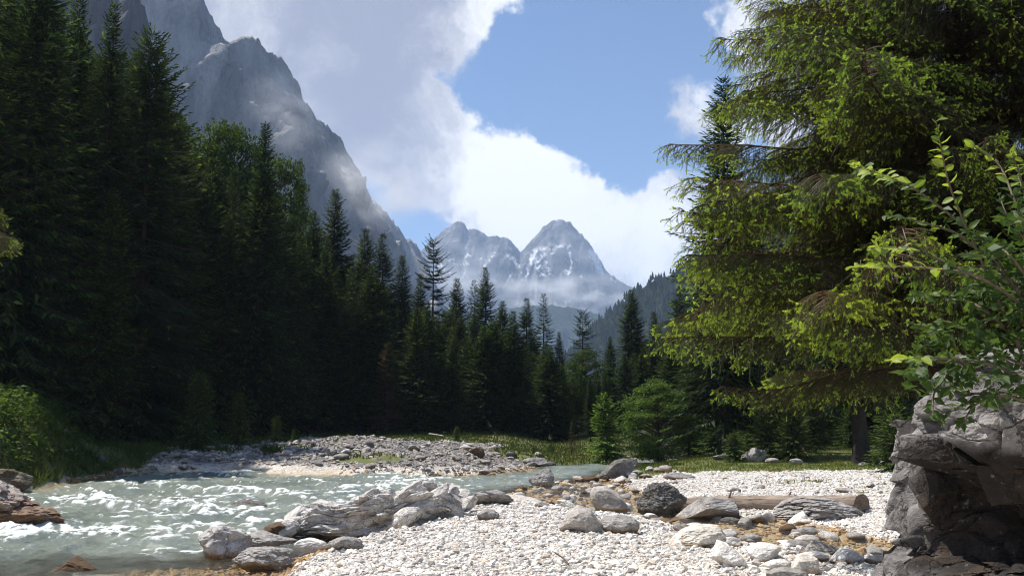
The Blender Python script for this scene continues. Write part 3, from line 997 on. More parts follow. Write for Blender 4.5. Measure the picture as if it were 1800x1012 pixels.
R("boulder", "large rust stained layered rock jutting into the river at the left edge", "rock", -140, 118, 836, 930, BANDED, 20, 0.7, cuts=9, cmin=0.45, rough=0.12, crack=0.05, cfreq=1.6, caniso=(.5, 1, 3.), block=0.08, zbase=-0.5, sub=6, profile=[(0, 1), (.45, 1.0), (.6, .92), (.72, .74), (.85, .58), (1, .42)])
R("boulder", "rusty brown rock at the left edge behind the layered rock, under the green bank", "rock", -120, 46, 822, 872, WETB, 21, 0.8, cuts=8, rough=0.12, zbase=-0.45)
R("boulder", "grey domed boulder standing where the side stream leaves the river", "boulder", 929, 974, 822, 856, GREY, 22, 0.9, cuts=7, rough=0.12, zbase=-0.42)
R("boulder", "large angular flat topped dark boulder in front of the meadow", "boulder", 1050, 1124, 805, 839, DARK, 23, 0.7, cuts=12, cmin=0.4, rough=0.07, zbase=-0.25, profile=[(0, .2), (.2, .6), (.42, .92), (.6, 1), (.93, 1), (1, .8)])
R("rock_slab", "flat brown slab lying at the far end of the stream", "rock", 1006, 1054, 836, 849, WETB, 24, 0.6, cuts=6, rough=0.1, zbase=-0.45)
R("boulder", "smooth rounded grey boulder with a dark overhung face beside the stream", "boulder", 1038, 1108, 852, 897, SAND, 25, 0.9, cuts=4, cmin=0.62, rough=0.06, nf=1.0, zbase=-0.42, profile=[(0, .9), (.1, 1), (.4, .98), (.7, .72), (.9, .38), (1, .2)])
R("boulder", "dark rough lichen spotted boulder at the left end of the log", "boulder", 1119, 1206, 846, 904, DARK, 26, 0.85, sub=6, cuts=9, rough=0.16, nf=2.2, crack=0.05, cfreq=2.4, zbase=-0.44)
R("boulder", "angular grey boulder with a sloping left shoulder in front of the log", "boulder", 1180, 1298, 871, 914, GREY, 27, 0.7, cuts=11, cmin=0.42, rough=0.08, zbase=-0.45, profile=[(0, .15), (.2, .5), (.45, .95), (.6, 1), (.95, .9), (1, .6)])
R("boulder", "wide cracked grey boulder in front of the sawn end of the log", "boulder", 1362, 1524, 872, 918, GREY, 28, 0.62, sub=6, cuts=11, cmin=0.42, rough=0.11, crack=0.09, cfreq=1.6, caniso=(.8, 1, 1.8), block=0.08, zbase=-0.42, profile=[(0, .5), (.15, .85), (.3, 1), (.6, .95), (.85, .7), (1, .35)])
R("boulder", "sandy grey boulder with a peaked top half buried in the white gravel", "boulder", 984, 1076, 886, 937, SAND, 29, 0.8, cuts=6, cmin=0.5, rough=0.09, nf=1.1, profile=[(0, .5), (.2, .88), (.35, 1), (.58, .9), (.7, .62), (1, .2)])
R("boulder", "low grey boulder behind the right flank of the peaked sandy boulder", "boulder", 1052, 1124, 903, 937, GREY, 30, 0.9, cuts=6, rough=0.1)
R("boulder", "low pale round boulder at the edge of the gravel and the side stream", "boulder", 1176, 1284, 919, 962, CREAM, 31, 0.8, cuts=5, cmin=.55, rough=0.1, profile=[(0, .3), (.25, .8), (.5, 1), (.8, .95), (1, .4)])
R("boulder", "broken grey blocks lying between gravel and shallow water right of the outcrop", "boulder", 828, 902, 859, 887, GREY, 32, 0.6, cuts=10, cmin=.4, rough=0.1, crack=0.12, cfreq=1.2)
R("stone", "grey wedge of stone beside the right end of the outcrop", "stone", 838, 878, 894, 914, GREY, 33, 0.8, cuts=9, rough=0.09)
R("stone", "flat brown stone at the back edge of the white gravel bar", "stone", 940, 966, 881, 893, GREY, 34, 0.8, cuts=6)
R("stone", "large white stone with a shaded front, leftmost pale stone at the bottom", "stone", 1248, 1316, 948, 1000, WHITE, 135, 0.8, cuts=9, cmin=.42, rough=0.09, profile=[(0, .55), (.25, 1), (.5, .9), (.8, .6), (1, .15)])
R("stone", "flat topped white stone between two round ones at the bottom right", "stone", 1314, 1376, 953, 990, WHITE, 36, 0.8, cuts=8, cmin=.45, rough=0.07)
R("stone", "white stone right behind the large shaded white stone", "stone", 1256, 1304, 942, 962, WHITE, 37, 0.8, cuts=7, cmin=.5, rough=0.07)
R("stone", "cream coloured round stone with a dark right side near the bottom", "stone", 1391, 1442, 973, 1009, CREAM, 38, 0.9, cuts=6, cmin=.5, rough=0.06)
R("stone", "half white half grey stone at the near edge of the side stream", "stone", 1404, 1476, 948, 978, GREY, 39, 0.8, cuts=7, cmin=.5, rough=0.08)
R("stone", "pointed pale stone lying nearest the right hand rock but one", "stone", 1458, 1522, 960, 990, WHITE, 40, 0.8, cuts=8, cmin=.45, rough=0.08, profile=[(0, .3), (.4, .9), (.6, 1), (1, .3)])
R("stone", "low rounded pale stone beside the foot of the big right rock", "stone", 1518, 1568, 974, 993, CREAM, 41, 0.8, cuts=5, rough=0.08)
R("stone", "flat purple grey wet stone under the big right rock", "stone", 1492, 1592, 985, 1016, DARK, 42, 0.6, cuts=5, rough=0.08, zbase=-0.47)
R("stone", "white speckled stone wedged under the half grey stone", "stone", 1400, 1460, 968, 988, WHITE, 43, 0.8, cuts=6, rough=0.08)
R("stone", "long white stone at the very bottom below the flat topped one", "stone", 1336, 1392, 980, 1003, WHITE, 44, 0.8, cuts=6, rough=0.08)
R("stone", "mottled pinkish grey stone at the bottom edge", "stone", 1350, 1420, 996, 1030, GREY, 45, 0.8, cuts=6, rough=0.08)
R("stone", "slanting white stone against the cracked boulder by the log", "stone", 1384, 1422, 897, 919, WHITE, 146, 0.8, cuts=7, cmin=.5, rough=0.08, profile=[(0, .3), (.35, .7), (.75, 1), (1, .6)])
R("stone", "orange tinged stone below the slanting white stone by the log", "stone", 1400, 1432, 910, 922, CREAM, 47, 0.8, cuts=5, rough=0.07)
R("stone", "upright cream stone standing below the middle of the log", "stone", 1340, 1364, 896, 916, CREAM, 48, 0.8, cuts=6, rough=0.07)
R("stone", "thin white stone left of the upright cream stone", "stone", 1320, 1344, 903, 914, WHITE, 49, 0.8, cuts=7, rough=0.07)
R("stone", "low dark stone in front of the angular grey boulder", "stone", 1264, 1304, 908, 922, DARK, 50, 0.8, cuts=6, rough=0.1)
R("stone", "peaked brown grey stone in the middle of the side stream", "stone", 1392, 1434, 925, 941, GREY, 51, 0.8, cuts=8, rough=0.1)
R("stone", "small pale triangular stone in front of the peaked brown one", "stone", 1386, 1412, 934, 948, CREAM, 52, 0.8, cuts=8, rough=0.1)
R("stone", "white and brown flat stone lying in the stream behind the flat topped one", "stone", 1366, 1404, 948, 962, WHITE, 53, 0.7, cuts=6, rough=0.08)
R("stone", "rounded white stone in front of the smooth overhung boulder", "stone", 1081, 1112, 882, 899, WHITE, 54, 0.8, cuts=5, rough=0.07)
R("stone", "pair like white block on the stream bank left of the smooth boulder", "stone", 978, 1012, 877, 893, WHITE, 55, 0.8, cuts=9, cmin=.4, rough=0.1, crack=0.1, cfreq=1.3)
R("stone", "white pebbly lump beside the smooth boulder's left foot", "stone", 996, 1014, 868, 882, WHITE, 56, 0.8, cuts=6, rough=0.1)
R("stone", "small white wedge in front of the dark lichened boulder", "stone", 1128, 1156, 901, 913, WHITE, 57, 0.8, cuts=8, rough=0.08)
R("stone", "small round pale stone at the dark boulder's right foot", "stone", 1160, 1178, 896, 907, CREAM, 58, 0.8, cuts=4, rough=0.07)
# boulders at the edge of the meadow and on the far bank
R("boulder", "low pale cleft boulder on the turf below the small spruces", "boulder", 1250, 1284, 796, 809, GREY, 60, 0.8, cuts=7, rough=0.1, crack=.1, cfreq=1.1)
R("boulder", "large lichened boulder with a red patch under the bushy young spruces", "boulder", 1298, 1352, 786, 812, GREY, 61, 0.8, cuts=8, rough=0.12, profile=[(0, .3), (.3, .7), (.5, 1), (.8, .95), (1, .6)])
R("boulder", "small round grey boulder right of the lichened one", "boulder", 1345, 1370, 804, 815, GREY, 62, 0.8, cuts=6)
R("boulder", "small round grey boulder alone on the turf left of the thick dark trunk", "boulder", 1386, 1411, 805, 816, GREY, 63, 0.8, cuts=6)
R("boulder", "flat grey boulder in the grass right of the thick dark trunk", "boulder", 1507, 1530, 812, 820, GREY, 64, 0.8, cuts=6)
R("boulder", "reddish brown boulder on top of the far gravel bank", "boulder", 818, 852, 784, 805, WETB, 65, 0.8, cuts=7, rough=0.1)
R("boulder", "grey boulder overgrown with weeds at the end of the far gravel bank", "boulder", 918, 962, 803, 822, GREY, 66, 0.8, cuts=7, rough=0.1)
R("boulder", "pale boulder on the bank left of the angular dark boulder", "boulder", 1030, 1056, 817, 832, LIME, 67, 0.8, cuts=7, rough=0.1)
R("boulder", "small boulder in front of the angular dark boulder's right corner", "boulder", 1108, 1122, 828, 838, GREY, 68, 0.8, cuts=6)
R("boulder", "dark rock on the shadowed left bank behind the grassy slope", "boulder", 216, 246, 766, 783, DARK, 69, 0.8, cuts=8)
R("boulder", "small dark rock on the crest of the far gravel bank", "boulder", 654, 676, 774, 786, DARK, 70, 0.8, cuts=7)
R("boulder", "long low grey ledge at the left end of the far gravel bank", "boulder", 178, 240, 794, 812, DARK, 71, 0.5, cuts=7)
R("boulder", "flat light grey rock between the turf tufts behind the log", "boulder", 1166, 1222, 830, 842, GREY, 72, 0.4, cuts=6)


# the great rock at the right edge
def right_rock():
    nth, nz = 300, 240
    th = np.concatenate([np.linspace(-3.95, -1.35, 250, endpoint=False), np.linspace(-1.35, -3.95 + 2 * math.pi, nth - 250, endpoint=False)])
    zz = np.concatenate([np.linspace(0, .26, 40, endpoint=False), np.linspace(.26, 1, nz - 40)])
    TH, ZZ = np.meshgrid(th, zz)
    H = 2.5
    # radius along the height: ledge at the foot, hollow, bulging face, shoulder
    prof_f = np.interp(ZZ, [0, .22, .27, .31, .35, .45, .50, .54, .60, .76, .90, .97, 1.0], [1.16, 1.10, .95, .55, .38, .38, .58, 1.0, 1.04, .95, .76, .5, .02])
    prof_s = np.interp(ZZ, [0, .2, .42, .6, .75, .88, .95, 1.0], [1.14, 1.10, 1.02, .94, .86, .74, .55, .02])
    hollow = np.clip(np.cos(TH + 2.234), 0, 1) ** 1.6      # towards the camera and a little right
    pr = prof_s * (1 - hollow) + prof_f * hollow
    X = 1.10 * pr * np.cos(TH)
    Y = 1.25 * pr * np.sin(TH)
    Z = ZZ * H
    P = np.stack([X.ravel(), Y.ravel(), Z.ravel()], 1)
    nrm = unit(np.stack([np.cos(TH).ravel(), np.sin(TH).ravel(), (ZZ.ravel() - 0.35) * 0.9], 1))
    k = (0.35 + 0.65 * np.sin(np.clip(ZZ.ravel(), 0, 1) * math.pi) ** 0.4)
    d = 0.12 * fbm(P * 1.0, 3, 0.5, seed=71) + 0.018 * fbm(P * 9, 4, 0.6, seed=72)
    W = P @ np.array([[0.86, 0, 0.5], [0, 1, 0], [-0.5, 0, 0.86]]).T * np.array([1.7, 1.7, 1.2])
    W = W + 0.2 * np.stack([noise(P * 2.2, 4), noise(P * 2.2, 5), noise(P * 2.2, 6)], 1)
    q, e = facets(W, 73, 0.20, 0.30, 0.045)
    d += q - 0.04 * np.exp(-(e / 0.05) ** 2)
    W2 = W * np.array([2.4, 2.4, 3.0]) + 9 + 0.25 * np.stack([noise(P * 6, 7), noise(P * 6, 8), noise(P * 6, 9)], 1)
    q, e2 = facets(W2, 74, 0.07, 0.11, 0.06)
    d += q - 0.015 * np.exp(-(e2 / 0.05) ** 2)
    P = P + nrm * (d * k)[:, None]
    hole = np.array([-0.90, -0.62, 1.46])
    dd = np.linalg.norm((P - hole) * np.array([1, 1, 0.85]), axis=1)
    P += nrm * (-0.16 * sstep(dd, 0.12, 0.06))[:, None]
    mixg = sstep(fbm(P * 1.7, 5, 0.6, seed=81), -.5, .5)[:, None]
    C = np.array([.12, .11, .105]) * (1 - mixg) + np.array([.25, .235, .225]) * mixg
    # earthy hollow with rusty bits, its deep shade painted into the colour

    def earth_and_shade(P, C):
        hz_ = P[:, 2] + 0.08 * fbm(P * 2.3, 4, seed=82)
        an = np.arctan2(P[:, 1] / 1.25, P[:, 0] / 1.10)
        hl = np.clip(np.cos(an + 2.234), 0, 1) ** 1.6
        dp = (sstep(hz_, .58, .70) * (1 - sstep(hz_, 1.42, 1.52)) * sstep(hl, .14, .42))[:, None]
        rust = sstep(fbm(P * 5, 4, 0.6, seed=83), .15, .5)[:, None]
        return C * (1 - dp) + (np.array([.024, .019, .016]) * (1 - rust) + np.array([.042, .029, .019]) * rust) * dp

    C = earth_and_shade(P, C)
    n = len(P)
    TV, TF, TC, m_ = [], [], [], 0
    rg = np.random.RandomState(12)
    spots = []
    for k in range(26):                                  # the bulging upper face
        spots.append((rg.uniform(-3.55, -1.5), rg.uniform(1.44, 2.25), rg.uniform(.17, .34), .93))
    for k in range(12):                                  # the ledge at the foot
        spots.append((rg.uniform(-3.5, -1.5), rg.uniform(.15, .45), rg.uniform(.18, .32), 1.02))
    for k in range(9):                                   # the pillar on the left
        spots.append((rg.uniform(-3.62, -3.12), rg.uniform(.65, 1.40), rg.uniform(.16, .26), .97))
    for q, (a, z, s_, f) in enumerate(spots):
        r = float(np.interp(z / H, [0, .2, .42, .6, .75, .88, .95, 1.0], [1.14, 1.10, 1.02, 1.02, .94, .78, .55, .02])) * f - s_ * .55
        V, Fc = rock_geo(800 + q, sub=4, cuts=12, cmin=0.40, rough=0.05, nf=2.0, sharp=1.0)
        V = V * np.array([s_ * rg.uniform(.8, 1.1), s_ * rg.uniform(.7, 1.0), s_ * rg.uniform(1.0, 1.5)])
        V = rot_z(rot_y(V, rg.normal(.45, .2)), a + math.pi / 2 + rg.normal(0, .25))
        V += np.array([1.10 * r * math.cos(a), 1.25 * r * math.sin(a), z])
        V += unit(V) * (0.012 * fbm(V * 7, 4, .6, seed=9))[:, None]
        TV.append(V); TF.append(Fc + m_); m_ += len(V)
        mg = sstep(fbm(V * 1.7, 5, 0.6, seed=81), -.5, .5)[:, None]
        TC.append((np.array([.12, .11, .105]) * (1 - mg) + np.array([.25, .235, .225]) * mg) * rg.uniform(.82, 1.15))
        TC[-1] = earth_and_shade(V, TC[-1])
    quads = grid_faces(nz, nth, True)
    tris = np.concatenate([quads[:, [0, 1, 2]], quads[:, [0, 2, 3]], np.concatenate(TF) + n])
    allP = np.concatenate([P] + TV)
    hi_ = np.maximum(allP[:, 2] - 1.5, 0)
    allP[:, 2] = np.minimum(allP[:, 2], 1.5) + hi_ * .62
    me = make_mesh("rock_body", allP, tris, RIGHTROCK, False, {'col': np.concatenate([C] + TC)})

    o = link_obj("great_rock", me, loc=(3.78, 6.1, 0.12))
    tag(o, "great weathered grey rock with an overhung dark hollow filling the right edge", "rock")
    return o


m, t, out = new_mat("weathered_grey_rock")
co = t.n('ShaderNodeTexCoord').outputs['Object']
n2 = t.noise(co, 9.0, 8, 0.7)
n3 = t.noise(co, 45.0, 5, 0.7)
c = t.mix(1.0, t.attr('col', True), t.ramp(n2, [(0.3, 0.6), (0.5, 1.0), (0.72, 1.35)]), 'MULTIPLY')
c = t.mix(1.0, c, t.ramp(n3, [(0.3, 0.7), (0.5, 1.0), (0.7, 1.2)]), 'MULTIPLY')
lich = t.smooth(t.noise(co, 14.0, 5, 0.72), 0.60, 0.67)
c = t.mix(t.math('MULTIPLY', lich, 0.35), c, (0.36, 0.35, 0.33))
fr = t.n('ShaderNodeTexVoronoi', {'Vector': t.vmath('ADD', co, t.vmath('SCALE', t.noise(co, 2.5, 6, 0.65, color=True), scale=0.8)), 'Scale': 2.2}, feature='DISTANCE_TO_EDGE').outputs['Distance']
frm = t.smooth(fr, 0.03, 0.0)
c = t.mix(t.math('MULTIPLY', t.math('MULTIPLY', frm, t.smooth(n2, 0.4, 0.55)), 0.7), c, (0.035, 0.03, 0.026))
p = t.n('ShaderNodeBsdfPrincipled', {'Base Color': c, 'Roughness': 0.88, 'Specular IOR Level': 0.25, 'Normal': t.bump(t.math('SUBTRACT', t.math('ADD', n2, t.math('MULTIPLY', n3, 0.4)), t.math('MULTIPLY', frm, 0.8)), 0.9, 0.04)})
link(t, p.outputs[0], out.inputs[0])
RIGHTROCK = m
great = right_rock()


# ----------------------------------------------------------------- the log
def build_log():
    root = empty("log", (0, 0, 0))
    b = onground(1519, 901)
    r = 0.0110 * b[1]
    Y0 = b[1] + 3.0
    p1 = np.array([b[0], b[1] + 0.1, b[2] + r * 0.78])
    xl = at(1196, 870, Y0)[0]
    p0 = np.array([xl, Y0, tz(xl, Y0) + r * 0.55])
    n = 60
    tt = np.linspace(0, 1, n)
    pts = p0[None] * (1 - tt[:, None]) + p1[None] * tt[:, None]
    pts[:, 2] += 0.03 * np.sin(tt * 5)
    pts[:, 1] += 0.06 * np.sin(tt * 3.1)
    V, Fc = tube(pts, r * (0.80 + 0.20 * tt) * (1 + 0.02 * np.sin(tt * 23) + 0.012 * np.sin(tt * 61)), 40)
    nz = noise(np.stack([np.repeat(tt, 40) * 3, np.tile(np.cos(np.linspace(0, 6.283, 40, endpoint=False)), n) * 3, np.tile(np.sin(np.linspace(0, 6.283, 40, endpoint=False)), n) * 3], 1), 4)
    ax = np.repeat(pts, 40, 0)
    V = ax + (V - ax) * (1 + 0.09 * nz)[:, None]
    dirn = unit(p1 - p0)
    ncut = unit(dirn + np.array([0.0, -0.75, 0.0]))        # the end was sawn a little aslant
    lastr = V[-40:]
    V[-40:] = lastr - dirn * (((lastr - p1) @ ncut) / (dirn @ ncut))[:, None]
    m, t, out = new_mat("bleached_log_wood")
    co = t.n('ShaderNodeNewGeometry').outputs['Position']
    dirn = unit(p1 - p0)
    ang = math.atan2(dirn[1], dirn[0])
    mp = t.n('ShaderNodeMapping', {'Vector': co, 'Rotation': (0, 0, -ang)}).outputs[0]
    g = t.noise(t.vmath('MULTIPLY', mp, (1.2, 22.0, 22.0)), 1.0, 6, 0.65, 0.3)
    g2 = t.noise(mp, 2.2, 5, 0.6)
    c = t.ramp(g, [(0.3, (0.13, 0.10, 0.075)), (0.5, (0.25, 0.20, 0.16)), (0.72, (0.38, 0.32, 0.27))])
    ck = t.noise(t.vmath('MULTIPLY', mp, (0.7, 9.0, 9.0)), 1.0, 4, 0.6, 0.2)
    c = t.mix(t.smooth(t.math('ABSOLUTE', t.math('SUBTRACT', ck, 0.5)), 0.018, 0.004), c, (0.05, 0.038, 0.03))
    c = t.mix(1.0, c, t.ramp(g2, [(0.3, (0.6, 0.56, 0.52)), (0.7, (1.1, 1.07, 1.02))]), 'MULTIPLY')
    p = t.n('ShaderNodeBsdfPrincipled', {'Base Color': c, 'Roughness': 0.85, 'Normal': t.bump(g, 0.6, 0.012)})
    link(t, p.outputs[0], out.inputs[0])
    link_obj("trunk", make_mesh("log_trunk", V, Fc, m, True), root)
    # sawn end with rings, a few mm proud, slightly dished
    rings = 14
    A = unit(np.cross(dirn, [0, 0, 1.0]))
    B = np.cross(A, dirn)
    th = np.linspace(0, 2 * math.pi, 40, endpoint=False)
    EV = []
    for k in range(rings + 1):
        q = k / rings
        rr_ = r * (0.02 + 0.985 * q) * (1 + 0.03 * np.sin(3 * th + 1))
        z = 0.012 + 0.006 * ((k % 2) - 0.5) - (0.02 if k == rings else 0)
        EV.append(p1 + A * (rr_ * np.cos(th))[:, None] + B * (rr_ * np.sin(th))[:, None] + dirn * z)
    EV = np.concatenate(EV)
    dz = (EV - p1) @ dirn
    E0 = EV - dirn * dz[:, None]
    EV = E0 - dirn * (((E0 - p1) @ ncut) / (dirn @ ncut))[:, None] + ncut * dz[:, None]
    m2, t, out = new_mat("sawn_wood_rings")
    co = t.n('ShaderNodeNewGeometry').outputs['Position']
    dist = t.vmath('LENGTH', t.vmath('SUBTRACT', co, tuple(p1)))
    ringw = t.math('SINE', t.math('ADD', t.math('MULTIPLY', dist, 190.0), t.math('MULTIPLY', t.noise(co, 9.0, 4, 0.6), 7.0)))
    c = t.ramp(t.math('ADD', t.math('MULTIPLY', ringw, 0.22), t.noise(co, 11.0, 6, 0.65)), [(0.3, (0.075, 0.05, 0.035)), (0.55, (0.15, 0.105, 0.075)), (0.85, (0.26, 0.19, 0.14))])
    p = t.n('ShaderNodeBsdfPrincipled', {'Base Color': c, 'Roughness': 0.9, 'Normal': t.bump(ringw, 0.3, 0.004)})
    link(t, p.outputs[0], out.inputs[0])
    link_obj("cut_end", make_mesh("cut_end", EV, grid_faces(rings + 1, 40, True), m2, True), root)
    for k, (f, ang, ln) in enumerate(((.30, 1.9, .16), (.62, 1.3, .11), (.80, 2.6, .13))):   # broken branch stubs
        c0 = p0 * (1 - f) + p1 * f
        dd = A * math.cos(ang) * -1 + B * math.sin(ang)
        q = np.linspace(0, 1, 5)[:, None]
        Vs, Fs = tube(c0 + dd * r * .8 + (dd * .8 + dirn * .5) * q * (ln + r * .25), .034 * (1 - .45 * q[:, 0]), 9)
        link_obj("branch_stub", make_mesh("branch_stub", Vs, Fs, m, True), root)
    tag(root, "long bleached barkless log with a dark sawn end lying across the gravel", "log")


build_log()

# ----------------------------------------------------------------- gravel
STONEC = vcol_mat("pebble_stone", 0.85, 30.0, 0.35, 0.01, 0.25, 0.16, 14.0)
PALETTE = np.array([[.66, .63, .585], [.70, .675, .63], [.60, .565, .52], [.52, .48, .43], [.42, .385, .35], [.30, .27, .25], [.50, .41, .33], [.62, .53, .43]])
PWHITE = np.array([.24, .22, .18, .13, .09, .05, .04, .05])
PDULL = np.array([.05, .05, .14, .20, .24, .18, .08, .06])
rng = np.random.RandomState(99)
_pv = []
for k in range(10):
    V, Fc = ico(1)
    rg = np.random.RandomState(k)
    V = V * rg.uniform(0.78, 1.18, (12, 1))
    for _ in range(2):
        n = unit(rg.normal(size=3))
        d = V @ n
        V = V - np.outer(np.maximum(d - 0.6, 0), n)
    _pv.append(V * np.array([1.0, rg.uniform(.65, .95), rg.uniform(.4, .7)]))
_pF = ico(1)[1]
_ov = []
_oF = np.array([[0, 2, 4], [2, 1, 4], [1, 3, 4], [3, 0, 4], [2, 0, 5], [1, 2, 5], [3, 1, 5], [0, 3, 5]])
for k in range(10):
    rg = np.random.RandomState(60 + k)
    _ov.append(np.array([[1, 0, 0], [-1, 0, 0], [0, 1, 0], [0, -1, 0], [0, 0, 1], [0, 0, -1.0]]) * rg.uniform(.8, 1.15, (6, 1)) * np.array([1.05, rg.uniform(.7, 1.0), rg.uniform(.5, .8)]) + rg.normal(0, .16, (6, 3)))


def pebble_cloud(name, x, y, z, size, pal, wetm=None, mat=None, sink=0.2, low=True):
    n = len(x)
    base = np.array(_ov if low else _pv)[rng.randint(0, 10, n)]
    nv_, bF = (6, _oF) if low else (12, _pF)
    a = rng.uniform(0, 6.283, n)
    tl = rng.normal(0, 0.30, n)
    ca, sa = np.cos(a)[:, None], np.sin(a)[:, None]
    X0 = base[:, :, 0]
    Y0 = base[:, :, 1]
    Z0 = base[:, :, 2]
    ct, st = np.cos(tl)[:, None], np.sin(tl)[:, None]
    Y1 = Y0 * ct - Z0 * st
    Z1 = Y0 * st + Z0 * ct
    X2 = X0 * ca - Y1 * sa
    Y2 = X0 * sa + Y1 * ca
    s = size[:, None] / 2
    V = np.stack([X2 * s + x[:, None], Y2 * s + y[:, None], Z1 * s + (z + size * (0.28 - sink))[:, None]], -1).reshape(-1, 3)
    Fc = (np.arange(n) * nv_)[:, None, None] + bF[None]
    C = PALETTE[rng.choice(len(PALETTE), n, p=pal)] * rng.uniform(0.82, 1.08, (n, 1))
    C = C * (0.94 + 0.22 * np.clip(fbm(np.stack([x, y, x * 0], 1) * .8, 3, seed=91), -.6, .4))[:, None]
    if wetm is not None:
        C = C * (1 - wetm[:, None]) + C * np.array([0.78, 0.56, 0.30]) * wetm[:, None]
    return make_mesh(name, V, Fc.reshape(-1, 3), mat or STONEC, False, {'col': np.repeat(C, nv_, 0)}), V, C


def scatter(n, x0, x1, y0, y1, power=1.0):
    """denser towards the near side when power > 1"""
    x = rng.uniform(-1, 1, n)
    u = rng.uniform(0, 1, n) ** power
    y = y0 + (y1 - y0) * u
    return x0 + (x1 - x0) * (x + 1) / 2, y


# near white gravel bar
RUBBLE = vcol_mat("grey_rubble", 0.9, 12.0, 0.5, 0.02, 0.2, 0.25, 5.0, 0.64)
x, y = scatter(76000, -4.0, 6.5, 9.2, 22.0, 1.35)
z, sr, ss = terrain(x, y)
sd = np.minimum(sr, ss)
vis = (np.abs(x / y) < 0.60) & (sd > -0.5)
keep = vis & (rng.uniform(0, 1, len(x)) < np.clip((sd + 0.5) / 0.6, 0.15, 1))
x, y, z, sd = x[keep], y[keep], z[keep], sd[keep]
size = np.exp(rng.normal(math.log(0.038), 0.58, len(x))).clip(0.016, 0.19)
# the ones that show largest become objects of their own
order = np.argsort(-(size / y) * (sd > 0.15))
single = order[:280]
rest_ = order[280:]
wetm = sstep(sd, 0.22, -0.05)
for part_, low_, lab_ in ((rest_[:12000], False, "larger white pebbles of the gravel bar in the foreground"), (rest_[12000:], True, "small white pebbles filling the gravel bar in the foreground")):
    me, _, _ = pebble_cloud("gravel", x[part_], y[part_], z[part_], size[part_], PWHITE, wetm[part_], low=low_)
    tag(link_obj("gravel", me), lab_, None, None, 'stuff')
proto = []
PEBM = vcol_mat("single_pebble", 0.85, 30.0, 0.35, 0.01, 0.25, 0.16, 14.0)
for k in range(8):
    V = _pv[k] * 0.5
    C = np.tile(PALETTE[[0, 1, 2, 0, 3, 1, 4, 6][k]], (12, 1))
    proto.append(make_mesh("pebble", V, _pF, PEBM, False, {'col': C}))
for i in single:
    o = link_obj("pebble", proto[rng.randint(0, 8)], ground, (x[i], y[i], z[i] + size[i] * 0.1), (rng.normal(0, .25), rng.normal(0, .25), rng.uniform(0, 6.28)), (size[i],) * 3)

# right hand gravel bar, far bank, stream bed
def bank_gravel(name, label, n, x0, x1, y0, y1, smed, ssig, smax, pal, cond, power=1.2, wet_w=0.25, mat=None):
    x, y = scatter(n, x0, x1, y0, y1, power)
    z, sr, ss = terrain(x, y)
    sd = np.minimum(sr, ss)
    k = cond(x, y, sr, ss) & (np.abs(x / np.maximum(y, 1)) < 0.62)
    x, y, z, sd, sr, ss = x[k], y[k], z[k], sd[k], sr[k], ss[k]
    size = np.exp(rng.normal(math.log(smed), ssig, len(x))).clip(smed * 0.4, smax)
    me, _, _ = pebble_cloud(name, x, y, z, size, pal, sstep(sd, wet_w, -0.1), mat)
    o = link_obj(name, me)
    tag(o, label, None, None, 'stuff')
    return o


def gm_(x, y, sr, ss):
    return grass_mask(x, y, sr, ss)


bank_gravel("gravel", "pale gravel around and behind the log", 60000, 2.0, 17, 15.5, 40, 0.062, 0.45, 0.22, PWHITE, lambda x, y, sr, ss: (np.minimum(sr, ss) > -0.1) & (gm_(x, y, sr, ss) < 0.5) & (y > 17 + 0.0 * x), 1.5)
bank_gravel("gravel", "grey rubble of the far gravel bank and its heap", 40000, -26, 4, 36, 60, 0.125, 0.5, 0.5, PDULL, lambda x, y, sr, ss: (sr > np.where((x < -7.5) & (x > -16), 0.75, -0.4)) & (ss > 0.5) & (gm_(x, y, sr, ss) < 0.55), 1.0, mat=RUBBLE)
bank_gravel("gravel", "brown stones on the bed of the side stream", 16000, -2, 10, 11, 38, 0.085, 0.5, 0.30, PDULL, lambda x, y, sr, ss: (ss < 0.15) & (sr > -0.8), 1.3, 0.6)


bank_gravel("gravel", "brown cobbles under the clear shallows at the near river bank", 9000, -9, -2.0, 12.6, 17.5, 0.075, 0.5, 0.24, PDULL, lambda x, y, sr, ss: (sr < 0.15) & (sr > -3.0), 1.0, 0.6)


# medium stones that can be counted one by one, grouped by where they lie
def stones(n, group, label, x0, x1, y0, y1, s0, s1, cond, mats, pw=1.0, seed0=0, lift=0.0):
    protos = [make_mesh("stone", *(lambda g: (g[0] * np.array([0.5, 0.42, 0.32]), g[1]))(rock_geo(200 + seed0 + k, sub=3, cuts=7, cmin=.5, rough=.12)), None, True) for k in range(5)]
    dup = {}
    c = 0
    tries = 0
    while c < n and tries < n * 60:
        tries += 1
        xx = rng.uniform(x0, x1)
        yy = y0 + (y1 - y0) * rng.uniform() ** pw
        z, sr, ss = terrain(np.array([xx]), np.array([yy]))
        if abs(xx / yy) > 0.56 or not cond(xx, yy, sr[0], ss[0]):
            continue
        s = math.exp(rng.uniform(math.log(s0), math.log(s1)))
        mk = mats[rng.randint(len(mats))]
        pk = rng.randint(5)
        if (pk, mk.name) not in dup:
            me = protos[pk].copy()
            me.materials.clear()
            me.materials.append(mk)
            dup[(pk, mk.name)] = me
        o = link_obj("stone", dup[(pk, mk.name)], None, (xx, yy, z[0] + s * (0.10 + lift)), (rng.normal(0, .15), rng.normal(0, .15), rng.uniform(0, 6.28)), (s * rng.uniform(.85, 1.3), s, s * rng.uniform(.75, 1.1)))
        tag(o, label, "stone", group)
        c += 1


